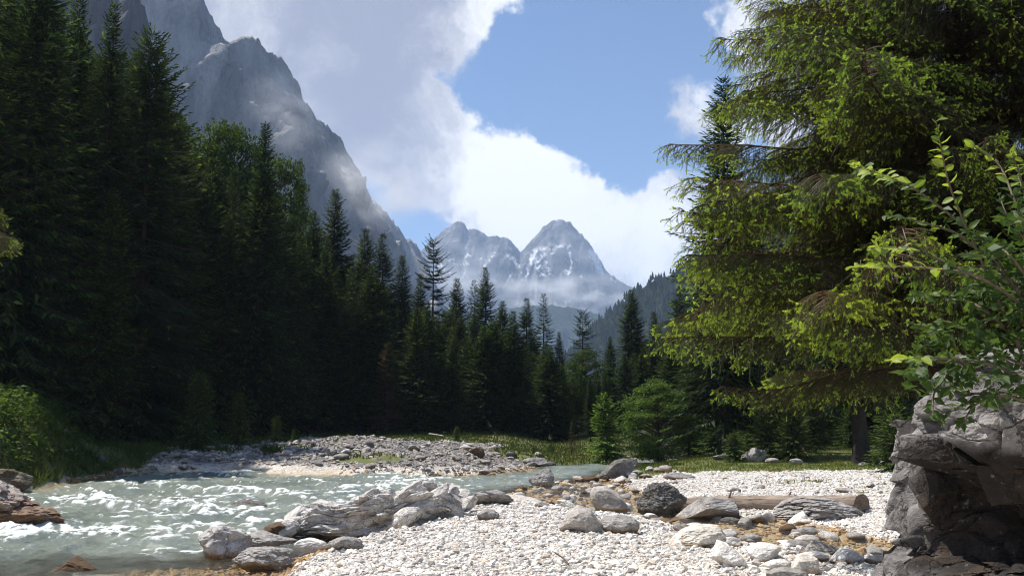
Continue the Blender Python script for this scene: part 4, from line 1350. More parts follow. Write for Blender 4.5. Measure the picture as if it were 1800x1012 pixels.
stones(120, "loose stones in the side stream", "one of the loose fist to head sized stones lying in the shallow side stream", 0.2, 8.5, 12.5, 36, 0.16, 0.46, lambda x, y, a, b: b < 0.25 and a > -0.2, [GREY, GREY, CREAM, LIME, WETB], 1.0, 0, 0.10)
stones(46, "stones between the dark boulders and the river", "one of the brown grey stones cluttering the bank before the angular dark boulder", 1.5, 7.5, 29, 42, 0.25, 0.65, lambda x, y, a, b: (-0.4 < a < 3.0) and x > 1.5, [GREY, LIME, WETB], 1.0, 10)
stones(70, "larger stones on the far gravel bank", "one of the bigger grey stones strewn over the far gravel bank", -19, 2, 37, 54, 0.30, 0.75, lambda x, y, a, b: -0.3 < a < 9, [GREY, GREY, LIME, DARK], 1.0, 20)
stones(34, "pale stones around the log", "one of the pale stones scattered on the gravel near the log", 4, 12, 19.5, 33, 0.14, 0.34, lambda x, y, a, b: a > 0.2 and b > 0.1, [LIME, CREAM, GREY], 1.0, 30)
stones(26, "white stones at the near edge of the side stream", "one of the white stones massed along the near edge of the side stream", 1.8, 6.2, 10.5, 15.5, 0.14, 0.36, lambda x, y, a, b: -0.25 < b < 0.7 and a > 1, [WHITE, WHITE, CREAM], 1.0, 40, 0.05)
stones(16, "white cobbles heaped by the right rock", "one of the white cobbles heaped in the grass beside the great rock", 15.6, 17.6, 38.0, 41.0, 0.25, 0.5, lambda x, y, a, b: True, [WHITE, LIME], 1.0, 50, 0.1)
# ----------------------------------------------------------------- trees
NEEDLE = foliage_mat("spruce_needles", 0.34, 1.05, 0.6, 0.12)
LEAFY = foliage_mat("broad_leaves", 0.45, 1.0, 0.6, 0.08)
NEARNEEDLE = foliage_mat("near_spruce_needles", 0.42, 1.3, 0.5, 0.25)
BARK = vcol_mat("spruce_bark", 0.95, 14.0, 0.8, 0.03, 0.1, 0.35, 6.0)
C_OLD = np.array([0.013, 0.023, 0.0095])
C_MID = np.array([0.030, 0.049, 0.017])
C_NEW = np.array([0.085, 0.130, 0.030])
C_TWIG = np.array([0.075, 0.055, 0.04])


def trunk_mesh(name, H, r, seed, sides=9, lean=0.0, col=(0.036, 0.030, 0.025)):
    n = 16
    tt = np.linspace(0, 1, n)
    rg = np.random.RandomState(seed)
    pts = np.stack([lean * tt ** 2 + 0.05 * np.sin(tt * 4 + seed), 0.05 * np.cos(tt * 3 + seed), H * tt - 0.4], 1)
    rad = r * (1 - tt * 0.97) * (1 + 0.5 * np.exp(-tt * 30))
    V, Fc = tube(pts, rad, sides)
    return make_mesh(name, V, Fc, BARK, True, {'col': np.tile(np.array(col), (len(V), 1)) * rg.uniform(.8, 1.2, (len(V), 1))})


def spruce_crown(seed, H, Rb, base=0.06, gap=0.0, n_per=6, spacing=0.34, col=(C_OLD, C_MID, C_NEW), bl=0.54, dead=0.0, power=0.85, newp=0.10):
    """whorls of drooping boughs, every bough a fan of needle covered twigs"""
    rg = np.random.RandomState(seed)
    g = Geo()
    hs = []
    z = base * H
    while z < H * 0.995:
        hs.append(z)
        z += spacing * (0.45 + 0.75 * (1 - z / H)) * rg.uniform(.8, 1.2)
    Ps, Ds, Ns, Ls, Ws, Cs = [], [], [], [], [], []
    B0, B1, Br = [], [], []
    lob = rg.uniform(0, 6.28)
    for z in hs:
        f = 1 - z / H
        nb = n_per if f > 0.12 else 5
        a0 = rg.uniform(0, 6.28)
        for b in range(nb):
            a = a0 + 6.283 * b / nb + rg.normal(0, 0.22)
            L = Rb * f ** power * rg.uniform(0.62, 1.12) * (1 + 0.16 * math.sin(2 * a + lob + z * 0.7)) + 0.12
            if f > 0.8:
                L *= rg.uniform(0.5, 1.0)
            if rg.rand() < gap:
                continue
            d = np.array([math.cos(a), math.sin(a), 0])
            s_ = np.array([-math.sin(a), math.cos(a), 0])
            rise = 0.60 - 0.92 * min(1, f * 1.8) + rg.normal(0, .09)
            ns = max(3, int(L / 0.17))
            t_ = (np.arange(ns) + rg.uniform(0.2, 1)) / ns
            t_ = t_[t_ <= 1.0]
            if len(t_) == 0:
                continue
            zz = L * (rise * t_ - 0.35 * f * t_ ** 2 + 0.30 * t_ ** 3)
            P = np.array([0, 0, z]) + d * (L * t_)[:, None] + np.array([0, 0, 1.0]) * zz[:, None]
            B0.append([0, 0, z])
            B1.append(P[-1])
            Br.append(0.012 + 0.012 * L)
            slope = unit(d + np.array([0, 0, 1.0]) * (rise - 0.7 * f * t_ + 0.9 * t_ ** 2)[:, None])
            isdead = rg.rand() < dead * f
            for sd_ in (-1, 1, 0):
                m = len(t_)
                if sd_ == 0:
                    D = unit(slope + rg.normal(0, .12, (m, 3)) + np.array([0, 0, -0.30]) * (0.3 + f))
                    l = bl * 0.75 * np.ones(m) * min(1, .45 + L / 1.5)
                else:
                    D = unit(slope * 0.72 + s_ * sd_ * rg.uniform(.45, .95, (m, 1)) + np.array([0, 0, -1.0]) * rg.uniform(0.0, 0.55, (m, 1)) * min(1, .3 + f) + rg.normal(0, .1, (m, 3)))
                    l = (bl * (0.45 + 1.1 * (1 - t_)) * min(1, 0.22 + L / 2.2) * rg.uniform(.6, 1.15, m))
                N = unit(np.array([0, 0, 1.0]) + 0.55 * rg.normal(0, 1, (m, 3)))
                k = (t_ > 0.10) | (f < 0.25)
                mixc = rg.uniform(0, 1, m)[:, None]
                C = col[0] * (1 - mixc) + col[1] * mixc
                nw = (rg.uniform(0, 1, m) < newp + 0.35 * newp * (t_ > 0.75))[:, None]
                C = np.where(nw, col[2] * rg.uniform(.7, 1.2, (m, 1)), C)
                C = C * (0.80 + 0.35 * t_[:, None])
                if isdead:
                    C = C * 0.3 + C_TWIG * 0.8
                Ps.append(P[k]); Ds.append(D[k]); Ns.append(N[k]); Ls.append(l[k]); Ws.append((l * rg.uniform(.22, .34, m))[k]); Cs.append(C[k])
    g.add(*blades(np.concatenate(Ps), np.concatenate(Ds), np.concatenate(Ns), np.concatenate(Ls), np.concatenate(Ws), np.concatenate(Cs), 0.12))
    nl = 10
    Ps.append(np.array([[0, 0, H * .965]] * nl)); Ds.append(unit(rg.normal(0, .22, (nl, 3)) + np.array([0, 0, 1.0]))); Ns.append(unit(rg.normal(0, 1, (nl, 3)))); Ls.append(H * .035 * rg.uniform(.6, 1.3, nl)); Ws.append(np.full(nl, bl * .16)); Cs.append(np.tile(col[1], (nl, 1)))
    Br = np.array(Br)
    g.add(*sticks(np.array(B0), np.array(B1), Br, Br * 0.3, C_TWIG * 0.8))
    return g.mesh("crown", NEEDLE)


def leafy_crown(seed, H, R, n_clump=90, n_leaf=9000, base=0.25, ls=0.14, col=((0.028, 0.050, 0.013), (0.050, 0.080, 0.020), (0.08, 0.115, 0.03)), mat=None):
    rg = np.random.RandomState(seed)
    g = Geo()
    u = rg.normal(0, 1, (n_clump, 3))
    u = unit(u) * rg.uniform(0.35, 1.0, (n_clump, 1)) ** 0.5
    cen = u * np.array([R, R, H * (1 - base) * 0.5]) + np.array([0, 0, H * (base + 1) * 0.5])
    taper = np.interp(cen[:, 2] / H, [base, base + .2, .7, 1.0], [.7, 1.0, .85, .45])
    cen[:, :2] *= taper[:, None]
    limb0 = np.stack([np.zeros(n_clump), np.zeros(n_clump), np.clip(cen[:, 2] - 0.45 * np.hypot(cen[:, 0], cen[:, 1]) - .2, 0.1, H)], 1)
    rb = 0.010 * H * rg.uniform(.3, 1, n_clump)
    g.add(*sticks(limb0, cen, rb, rb * 0.3, np.array([0.10, 0.085, 0.065])))
    ci = rg.randint(0, n_clump, n_leaf)
    cr = R * rg.uniform(.16, .34, n_clump)
    off = unit(rg.normal(0, 1, (n_leaf, 3))) * (rg.uniform(0, 1, (n_leaf, 1)) ** 0.5) * cr[ci][:, None] * np.array([1, 1, .6])
    P = cen[ci] + off
    D = unit(rg.normal(0, 1, (n_leaf, 3)) + off * 1.2 / R + np.array([0, 0, -.4]))
    N = unit(rg.normal(0, .7, (n_leaf, 3)) + np.array([0, 0, 1.0]))
    m = rg.uniform(0, 1, (n_leaf, 1))
    ct = rg.uniform(.75, 1.2, n_clump)[ci][:, None]
    C = (np.array(col[0]) * (1 - m) + np.array(col[1]) * m) * ct
    C = np.where(rg.uniform(0, 1, (n_leaf, 1)) < .12, np.array(col[2]), C)
    l = ls * rg.uniform(.7, 1.3, n_leaf)
    g.add(*blades(P, D, N, l, l * 0.62, C, 0.1))
    return g.mesh("crown", mat or LEAFY)


# one prototype per kind; heights are scaled per tree
P_SPRUCE = []
for k in range(6):
    H = 22.0
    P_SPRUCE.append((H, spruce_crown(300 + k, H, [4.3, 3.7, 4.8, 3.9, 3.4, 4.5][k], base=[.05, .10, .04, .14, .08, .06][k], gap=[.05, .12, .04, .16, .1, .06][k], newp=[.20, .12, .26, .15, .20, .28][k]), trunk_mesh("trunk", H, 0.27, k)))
THIN = (22.0, spruce_crown(320, 22.0, 3.0, base=.10, gap=.22, n_per=5, spacing=.5, newp=.04), trunk_mesh("trunk", 22.0, .2, 8))
RAGGED = (22.0, spruce_crown(322, 22.0, 3.3, base=.45, gap=.30, n_per=4, spacing=.75, power=.42, newp=.02, col=(C_OLD * .9, C_MID * .8, C_MID)), trunk_mesh("trunk", 22.0, .24, 9))
LAYERED = (22.0, spruce_crown(324, 22.0, 4.4, base=.06, gap=.08, n_per=6, spacing=.50, power=.62, newp=.04), trunk_mesh("trunk", 22.0, .26, 19))
OLD = (22.0, spruce_crown(325, 22.0, 4.6, base=.16, gap=.06, newp=.08), trunk_mesh("trunk", 22.0, .40, 29))
RUST = (12.0, spruce_crown(323, 12.0, 1.7, base=.12, gap=.2, n_per=5, spacing=.36, newp=.2, dead=1.6, col=(np.array([.034, .030, .014]), np.array([.032, .038, .015]), np.array([.06, .05, .02]))), trunk_mesh("trunk", 12.0, .13, 10))
YOUNG = [(4.0, spruce_crown(330 + k, 4.0, [1.5, 1.3, 1.7][k], base=.03, gap=.03, n_per=9, spacing=.15, bl=.36, power=.75, newp=[.35, .25, .45][k], col=(C_MID, C_MID * 1.4, np.array([.11, .165, .035]))), trunk_mesh("trunk", 4.0, .07, 11 + k)) for k in range(3)]
LARCH = (7.0, spruce_crown(340, 7.0, 2.0, base=.05, gap=.15, n_per=8, spacing=.34, bl=.50, power=.75, newp=.6, col=(np.array([.06, .10, .025]), np.array([.09, .15, .03]), np.array([.13, .21, .04]))), trunk_mesh("trunk", 7.0, .10, 15))
BEECH = [(14.0, leafy_crown(350 + k, 14.0, 3.6, 110, 13000, .22, .20), trunk_mesh("trunk", 12.0, .2, 18 + k)) for k in range(2)]
BUSHTREE = (7.0, leafy_crown(356, 7.0, 2.3, 110, 16000, .03, .13, col=((.05, .085, .022), (.085, .14, .035), (.15, .22, .06))), trunk_mesh("trunk", 6.0, .09, 20))
DEADTREE = None


def tree(name, proto, x, y, H, label, cat="tree", group=None, z=None, fat=1.0, lean=0.0, col_r=None, parts=True):
    z = tz(x, y) if z is None else z
    s = H / proto[0]
    root = empty(name, (x, y, z - 0.05), rng.uniform(0, 6.28))
    root.scale = (s * fat, s * fat, s)
    root.rotation_euler = (rng.normal(0, .012) + lean, rng.normal(0, .012), rng.uniform(0, 6.28))
    link_obj("trunk", proto[2], root)
    link_obj("crown", proto[1], root)
    return tag(root, label, cat, group)


def tree_px(name, proto, px, pytop, Y, label, group=None, cat="tree", fat=1.0, zb=None):
    Y = Y + 5.0 * float(np.interp(px, [120, 260, 600, 720], [0, 1, 1, 0])) * (pytop < 640)
    if pytop < 640 and px > 560 and px < 1200:
        fat *= 1.5
    top = at(px, pytop, Y)
    z = tz(top[0], Y)
    return tree(name, proto, top[0], Y, top[2] - z, label, cat, group, z, fat * 1.0)


S = P_SPRUCE
tp = tree_px
# the trees of the skyline, left to right
tp("spruce_tree", S[0], -40, -260, 43, "towering dark spruce at the left edge, its top beyond the picture", fat=1.0)
tp("spruce_tree", S[2], 78, -130, 45, "tall dark spruce second from the left edge whose top leaves the picture", fat=.9)
tp("spruce_tree", S[1], 200, 2, 47, "tall spire shaped spruce standing before the dark cliff", fat=.95)
tp("spruce_tree", S[5], 138, -20, 48, "dark spruce squeezed between the left edge trees and the tall spire", fat=.8)
tp("spruce_tree", LAYERED, 276, 52, 47, "spruce with long layered boughs reaching right in front of the great rock wall", fat=1.1)
tp("spruce_tree", S[3], 250, 90, 52, "dense spruce between the spire and the long armed spruce", fat=.9)
tp("spruce_tree", S[3], 345, 262, 60, "dark spruce before the left light broadleaf crown", fat=.9)
tp("spruce_tree", S[0], 418, 292, 60, "dark spruce below the light crown next to the slim dark spruce", fat=.9)
tp("beech_tree", BEECH[0], 385, 208, 66, "rounded light green broadleaf crown among the dark spruces, left one", cat="tree", fat=.72)
tp("beech_tree", BEECH[1], 432, 196, 68, "light green broadleaf crown directly left of a slim dark spruce top", cat="tree", fat=.62)
tp("spruce_tree", S[4], 466, 214, 56, "slim dark spruce in front of the light broadleaf crowns", fat=1.05)
tp("beech_tree", BEECH[0], 497, 262, 70, "small light green crown right of the slim dark spruce", cat="tree", fat=.7)
tp("spruce_tree", S[5], 527, 284, 74, "black green spruce top standing clear against the misty wall", fat=.75)
tp("spruce_tree", S[1], 590, 330, 78, "pointed dark spruce top above a lighter green spruce", fat=.85)
tp("spruce_tree", S[2], 560, 372, 66, "broad mid green spruce below the pointed dark top", fat=1.1)
tp("spruce_tree", S[0], 648, 400, 82, "first of the twin dark spruces left of the hazy ridge's foot", fat=.85)
tp("spruce_tree", S[3], 676, 408, 84, "second, more open one of the twin dark spruces by the hazy ridge", fat=.8)
tp("spruce_tree", S[4], 706, 448, 86, "short topped spruce just left of the ragged umbrella shaped one", fat=.9)
tp("ragged_spruce", RAGGED, 760, 420, 84, "gaunt spruce with bare upper trunk and umbrella of ragged boughs", fat=.80)
tp("spruce_tree", S[1], 738, 480, 88, "dense spruce half behind the ragged umbrella spruce", fat=.8)
tp("spruce_tree", S[0], 804, 487, 92, "spruce with knobbly double tip right of the ragged one", fat=.9)
tp("spruce_tree", THIN, 833, 492, 95, "thin spruce tip left of the tallest dark cone in the middle", fat=1.0)
tp("spruce_tree", S[5], 853, 470, 94, "tallest dark cone shaped spruce in the middle of the valley", fat=.75)
tp("spruce_tree", S[2], 880, 528, 92, "lower rounded spruce shoulder right of the tallest middle cone", fat=.9)
tp("spruce_tree", S[3], 926, 522, 90, "full bodied spruce in the middle, left one of a close pair", fat=.95)
tp("spruce_tree", THIN, 953, 516, 92, "narrow spruce with airy tip, right one of a close pair", fat=1.05)
tp("spruce_tree", S[4], 985, 582, 92, "low spruce in the dip before the blue valley", fat=.9)
tp("spruce_tree", RAGGED, 1024, 545, 88, "open crowned conifer before the blue valley gap", fat=1.0)
tp("spruce_tree", S[2], 1108, 508, 84, "broad conical spruce in front of the wooded hillside", fat=.85)
tp("spruce_tree", S[0], 1072, 590, 86, "short spruce left of the broad cone below the hillside", fat=.9)
tp("spruce_tree", S[1], 1152, 545, 80, "dark spruce between the broad cone and the overhanging boughs", fat=.9)
tp("spruce_tree", S[3], 1190, 500, 76, "tall dark spruce partly hidden by the tips of the overhanging boughs", fat=.9)
tp("spruce_tree", S[1], 1250, 133, 48, "very tall narrow dark spruce peeping out behind the overhanging boughs", fat=1.25)
tp("spruce_tree", S[5], 1300, 330, 56, "dark spruce behind the overhanging boughs right of the narrow giant", fat=.9)
tp("spruce_tree", OLD, 1472, 60, 42, "old spruce with thick dark trunk standing at the rim of the turf", fat=.95)

# the closed forest behind and below the skyline
sky_px = [-80, 0, 130, 200, 276, 330, 400, 466, 527, 590, 648, 706, 760, 804, 853, 900, 953, 985, 1024, 1072, 1108, 1152, 1200, 1300, 1500, 1900]
sky_py = [-160, -60, 30, 60, 110, 200, 240, 290, 350, 400, 440, 480, 510, 525, 530, 560, 560, 610, 610, 620, 580, 570, 520, 380, 260, 200]


def edge_y(px):
    return float(np.interp(px, [-100, 0, 150, 300, 500, 760, 900, 1000, 1100, 1300, 1500, 1900], [44, 45, 47, 51, 57, 68, 70, 66, 60, 57, 60, 52]))


LEFTL = "dark spruce lost among its neighbours inside the left forest"
MIDL = "dark spruce lost among its neighbours in the middle of the valley forest"
RIGHTL = "dark spruce standing in the deep shade of the right hand forest"
nfill = 225
for k in range(nfill):
    px = rng.uniform(-90, 1850) if k % 3 == 0 else (rng.uniform(-60, 640) if k % 3 == 1 else rng.uniform(560, 1240))
    dep_ = rng.uniform(0, 1) ** 1.6
    Y = edge_y(px) + 1.5 + dep_ * 34
    env = float(np.interp(px, sky_px, sky_py))
    # trees at the front edge are lower, those behind fill up to the skyline
    top = env + 6 + (1 - dep_) * rng.uniform(0, 170 if px < 560 or px > 1200 else 90) + rng.uniform(0, 30)
    top = min(top, 690)
    pr = S[rng.randint(6)] if rng.rand() < .85 else THIN
    grp, lab = ("spruces inside the left forest", LEFTL) if px < 640 else (("spruces in the middle of the valley forest", MIDL) if px < 1130 else ("spruces in the right hand forest", RIGHTL))
    tp("spruce_tree", pr, px, top, Y, lab, grp, fat=rng.uniform(1.0, 1.35))
# dark undergrowth of young spruces below the right hand trees
for k in range(34):
    px = rng.uniform(1185, 1760)
    Y = rng.uniform(52, 66)
    tp("young_spruce", YOUNG[k % 3], px, rng.uniform(690, 752), Y, "dark young spruce in the shadowed undergrowth of the right hand forest", "young spruces under the right hand forest", "tree", rng.uniform(1.2, 1.7))
for k in range(24):
    px = rng.uniform(1255, 1800)
    tp("spruce_tree", S[rng.randint(6)], px, rng.uniform(300, 620), rng.uniform(58, 84), RIGHTL, "spruces in the right hand forest", fat=rng.uniform(1.0, 1.3))
# low trees along the front edge
for (px, py, Y, pr, fat, lab, cat, nm) in [
    (196, 330, 46, S[5], 1.15, "sunlit tipped spruce at the front of the left forest", "tree", "spruce_tree"),
    (60, 420, 46, S[2], 1.2, "low bushy spruce at the dark left forest edge", "tree", "spruce_tree"),
    (290, 520, 50, S[0], 1.2, "mid height spruce at the front edge below the long armed spruce", "tree", "spruce_tree"),
    (400, 372, 55, S[4], 1.2, "slender green spruce at the front edge below the broadleaf crowns", "tree", "spruce_tree"),
    (352, 655, 49, YOUNG[0], 1.0, "small olive young spruce in the shade above the gravel bank's left part", "tree", "young_spruce"),
    (420, 690, 51, YOUNG[1], 1.0, "little pale tipped sapling in front of the dark left forest", "tree", "young_spruce"),
    (488, 730, 53, YOUNG[2], .9, "tiny sapling just left of the gravel heap", "tree", "young_spruce"),
    (517, 752, 52.6, YOUNG[0], .8, "tiny green sapling growing on top of the gravel heap", "tree", "young_spruce"),
    (500, 460, 60, S[1], 1.2, "tall bluish spruce at the forest front above the gravel heap", "tree", "spruce_tree"),
    (600, 600, 62, THIN, 1.0, "thin half bare spruce with dead lower twigs above the heap's right flank", "tree", "spruce_tree"),
    (678, 600, 64, RUST, 1.15, "rust brown dying spruce at the forest front", "tree", "dying_spruce"),
    (735, 540, 68, S[5], 1.1, "mid green spruce at the front right of the rust brown one", "tree", "spruce_tree"),
    (795, 590, 68, S[3], 1.1, "loose green spruce at the front below the double tipped one", "tree", "spruce_tree"),
    (855, 570, 70, S[2], 1.1, "full green spruce at the front below the tallest middle cone", "tree", "spruce_tree"),
    (905, 545, 72, S[0], 1.05, "wide olive spruce at the front in the very middle", "tree", "spruce_tree"),
    (803, 748, 60, YOUNG[1], 1.1, "bright little spruce at the edge behind the far gravel bank", "tree", "young_spruce"),
    (1004, 735, 57, RUST, 1.0, "small brownish spruce at the river's far end", "tree", "dying_spruce"),
    (1066, 690, 52, LARCH, 1.3, "bright green layered young larch at the meadow's left rim", "tree", "young_larch"),
    (1030, 610, 74, BEECH[0], .9, "bluish green broadleaf tree behind the young larch", "tree", "beech_tree"),
    (1155, 657, 52, BUSHTREE, 1.55, "pale green leafy bush tree at the meadow rim right of the larch", "tree", "leafy_tree"),
    (1208, 690, 53, BEECH[1], 1.0, "dark leafy bush in the shade right of the pale bush tree", "tree", "leafy_bush"),
    (1290, 760, 44, YOUNG[0], 1.6, "smallest light green spruce left of the bushy young pair", "tree", "young_spruce"),
    (1345, 722, 45, YOUNG[2], 1.45, "left one of the bushy young spruce pair behind the lichened boulder", "tree", "young_spruce"),
    (1392, 718, 44, YOUNG[0], 1.7, "right one of the bushy young spruce pair, darker below", "tree", "young_spruce"),
    (1425, 640, 50, S[4], 1.4, "shaded spruce directly behind the bushy young pair", "tree", "spruce_tree"),
    (1572, 728, 34.5, YOUNG[2], 1.5, "yellow green young spruce with bare stem by the great rock", "tree", "young_spruce"),
]:
    tp(nm, pr, px, py, Y, lab, None, cat, fat)
for k, (px, py, Y) in enumerate([(940, 780, 56), (900, 775, 58), (968, 778, 58), (860, 788, 57)]):
    tp("leafy_shrub", BUSHTREE, px, py, Y, "low green shrub at the water's far bank", "low shrubs along the far bank in the middle", "shrub", 1.6)


# ----------------------------------------------------------------- small forest-edge things
def stick_thing(name, p0, p1, r, label, cat, col, mat, sides=10):
    tt = np.linspace(0, 1, 14)
    pts = np.array(p0)[None] * (1 - tt[:, None]) + np.array(p1)[None] * tt[:, None]
    L = np.linalg.norm(np.array(p1) - p0)
    pts[:, 2] += 0.03 * L * np.sin(tt * 3.1) * 0.5
    V, Fc = tube(pts, r * (1 - 0.3 * tt) * (1 + .08 * np.sin(tt * 17)), sides)
    # closed ends
    c0, c1 = len(V), len(V) + 1
    V = np.concatenate([V, pts[:1], pts[-1:]])
    n = len(tt)
    caps = [[c0, (j + 1) % sides, j, j] for j in range(sides)] + [[c1, (n - 1) * sides + j, (n - 1) * sides + (j + 1) % sides, (n - 1) * sides + (j + 1) % sides] for j in range(sides)]
    tri = np.concatenate([Fc[:, [0, 1, 2]], Fc[:, [0, 2, 3]], np.array(caps)[:, :3]])
    o = link_obj(name, make_mesh(name, V, tri, mat, True, {'col': np.tile(np.array(col), (len(V), 1))}))
    return tag(o, label, cat)


a, b = at(1101, 772, 57), at(1136, 774, 56.5)
stick_thing("fallen_log", (a[0], a[1], tz(a[0], a[1]) + .16), (b[0], b[1], tz(b[0], b[1]) + .14), .17, "short pale fallen log on the turf before the leafy bush tree", "log", (.30, .26, .21), BARK)
a, b = at(754, 762, 64), at(780, 766, 63.5)
stick_thing("dead_branch", a, b, .05, "bleached stick leaning out of the dark forest above the far bank", "branch", (.5, .47, .43), BARK)


def build_stump():
    g = onground(1161, 800)
    root = empty("tree_stump", (g[0], g[1] + .3, g[2]))
    rg = np.random.RandomState(5)
    n, sd = 14, 16
    zz = np.linspace(-.15, .95, n)
    th = np.linspace(0, 6.283, sd, endpoint=False)
    rr_ = (.26 + .16 * np.exp(-zz * 4))[:, None] * (1 + .18 * np.sin(3 * th + zz[:, None] * 2)) * (1 + .05 * rg.normal(0, 1, (n, sd)))
    V = np.stack([rr_ * np.cos(th), rr_ * np.sin(th), np.repeat(zz[:, None], sd, 1)], -1)
    V[-1, :, 2] += rg.uniform(-.25, .25, sd)
    V[-2, :, 2] += rg.uniform(-.08, .0, sd)
    V = V.reshape(-1, 3)
    V2 = np.concatenate([V, [[0, 0, .62]]])
    F4 = grid_faces(n, sd, True)
    tri = np.concatenate([F4[:, [0, 1, 2]], F4[:, [0, 2, 3]], [[len(V), (n - 1) * sd + j, (n - 1) * sd + (j + 1) % sd] for j in range(sd)]])
    link_obj("stump_body", make_mesh("stump_body", V2, tri, BARK, True, {'col': np.tile([.05, .04, .035], (len(V2), 1))}), root)
    # pale torn strips of wood
    for (ax, ay, z0, z1, tilt) in ((-.30, -.12, .42, .78, -.12), (.22, -.24, .62, .86, .14), (.02, -.20, .78, 1.04, .02)):
        p0 = np.array([[ax, ay, z0]])
        p1 = np.array([[ax * .72 + tilt, ay * .8, z1]])
        Vs, Fs, Cs = sticks(p0, p1, .085, .03, np.array([.62, .58, .52]))
        link_obj("torn_wood", make_mesh("torn_wood", Vs, Fs, BARK, False, {'col': Cs}), root)
    tag(root, "broken dark stump with pale torn wood at the corner of the shaded bush", "stump")


build_stump()
g_ = onground(437, 884)
V, Fc = ico(2)
V = V * np.array([.06, .05, .045]) * (1 + .2 * fbm(V * 2, 2, seed=4))[:, None]
mp_, t, out = new_mat("pink_petal")
p = t.n('ShaderNodeBsdfPrincipled', {'Base Color': (.62, .28, .36, 1), 'Roughness': .6})
link(t, p.outputs[0], out.inputs[0])
low_dark = [o for o in COL.objects if o.get('label', '').startswith('low dark wet rock')][0]
bb = low_dark.location
tag(link_obj("pink_scrap", make_mesh("pink_scrap", V, Fc, mp_, True), loc=(bb[0] + .05, bb[1] - .05, bb[2] + low_dark.dimensions[2] * .80)), "tiny pink scrap on the low dark rock in mid river", "scrap")

# ----------------------------------------------------------------- grass and herbs
GRASSM = foliage_mat("meadow_grass", 0.35, 1.0, 0.6, 0.15)


def grass(name, label, n, x0, x1, y0, y1, hgt, wid, cols, cond, power=1.0, hvar=.4, lean=.35):
    x, y = scatter(n, x0, x1, y0, y1, power)
    z, sr, ss = terrain(x, y)
    k = cond(x, y, sr, ss) & (np.abs(x / np.maximum(y, 1)) < 0.66)
    x, y, z = x[k], y[k], z[k]
    m = len(x)
    P = np.stack([x, y, z - .01], 1)
    D = unit(np.stack([rng.normal(0, lean, m), rng.normal(0, lean, m), np.ones(m)], 1))
    N = unit(rng.normal(0, 1, (m, 3)) * np.array([1, 1, .2]))
    pn = fbm(np.stack([x, y, x * 0], 1) * .5, 3, seed=61)
    l = hgt * rng.uniform(1 - hvar, 1 + hvar, m) * (1 + .7 * pn)
    mixc = np.clip(rng.uniform(0, 1, m) * .6 + .5 * pn + .2, 0, 1)[:, None]
    C = np.array(cols[0]) * (1 - mixc) + np.array(cols[1]) * mixc
    dry = (rng.uniform(0, 1, m) < .10)[:, None]
    C = np.where(dry, np.array(cols[2]), C)
    g = Geo()
    g.add(*blades(P, D, N, l, wid * rng.uniform(.7, 1.3, m), C, .0, .35))
    o = link_obj(name, g.mesh(name, GRASSM))
    return tag(o, label, None, None, 'stuff')


def gmask(th):
    return lambda x, y, sr, ss: grass_mask(x, y, sr, ss) > th + rng.uniform(-.2, .2, len(x))


GC = ((.075, .12, .022), (.14, .17, .036), (.20, .15, .07))
grass("grass", "short green and brownish turf of the meadow on the right", 52000, 2, 36, 33, 62, .11, .035, GC, gmask(.6), 1.0)
grass("grass", "grass fringe before the forest in the middle and on the left", 36000, -32, 8, 43, 70, .20, .06, ((.035, .06, .014), (.075, .10, .026), (.13, .105, .045)), lambda x, y, sr, ss: (grass_mask(x, y, sr, ss) > .5) & (y > 43), 1.0)
grass("grass", "sparse tufts between the stones behind the log", 9000, 4, 18, 20, 34, .12, .03, GC, gmask(.35), 1.0)
grass("grass", "long grass hanging over the left river bank", 42000, -27, -12, 24, 49, .38, .035, ((.03, .055, .012), (.075, .115, .022), (.13, .12, .04)), lambda x, y, sr, ss: (grass_mask(x, y, sr, ss) > .40) & (y < 49) & (sr > .05), 1.0, .5, .5)
# broad leaved herbs on the left bank
x, y = scatter(30000, -26, -13.6, 25, 41)
z, sr, ss = terrain(x, y)
k = (grass_mask(x, y, sr, ss) > .5) & (sr > .5)
x, y, z = x[k], y[k], z[k]
m_ = len(x)
hh_ = .10 + .55 * rng.uniform(0, 1, m_) * (1 + .8 * fbm(np.stack([x, y, x * 0], 1) * .8, 3, seed=66))
P = np.stack([x, y, z + hh_], 1)
D = unit(np.stack([rng.normal(0, 1, m_), rng.normal(0, 1, m_), rng.normal(-.1, .35, m_)], 1))
N = unit(np.stack([rng.normal(0, .4, m_), rng.normal(0, .4, m_), np.ones(m_)], 1))
C = (np.array([.030, .055, .013]) + rng.uniform(0, 1, (m_, 1)) * np.array([.055, .080, .018])) * (.75 + .5 * sstep(fbm(np.stack([x, y, x * 0], 1) * 1.1, 2, seed=68), -.4, .4))[:, None]
g = Geo()
l_ = np.exp(rng.normal(math.log(.13), .42, m_)).clip(.05, .34)
g.add(*blades(P, D, N, l_, l_ * .7, C, .1))
tag(link_obj("undergrowth", g.mesh("undergrowth", LEAFY)), "leafy herbs covering the left river bank", None, None, 'stuff')

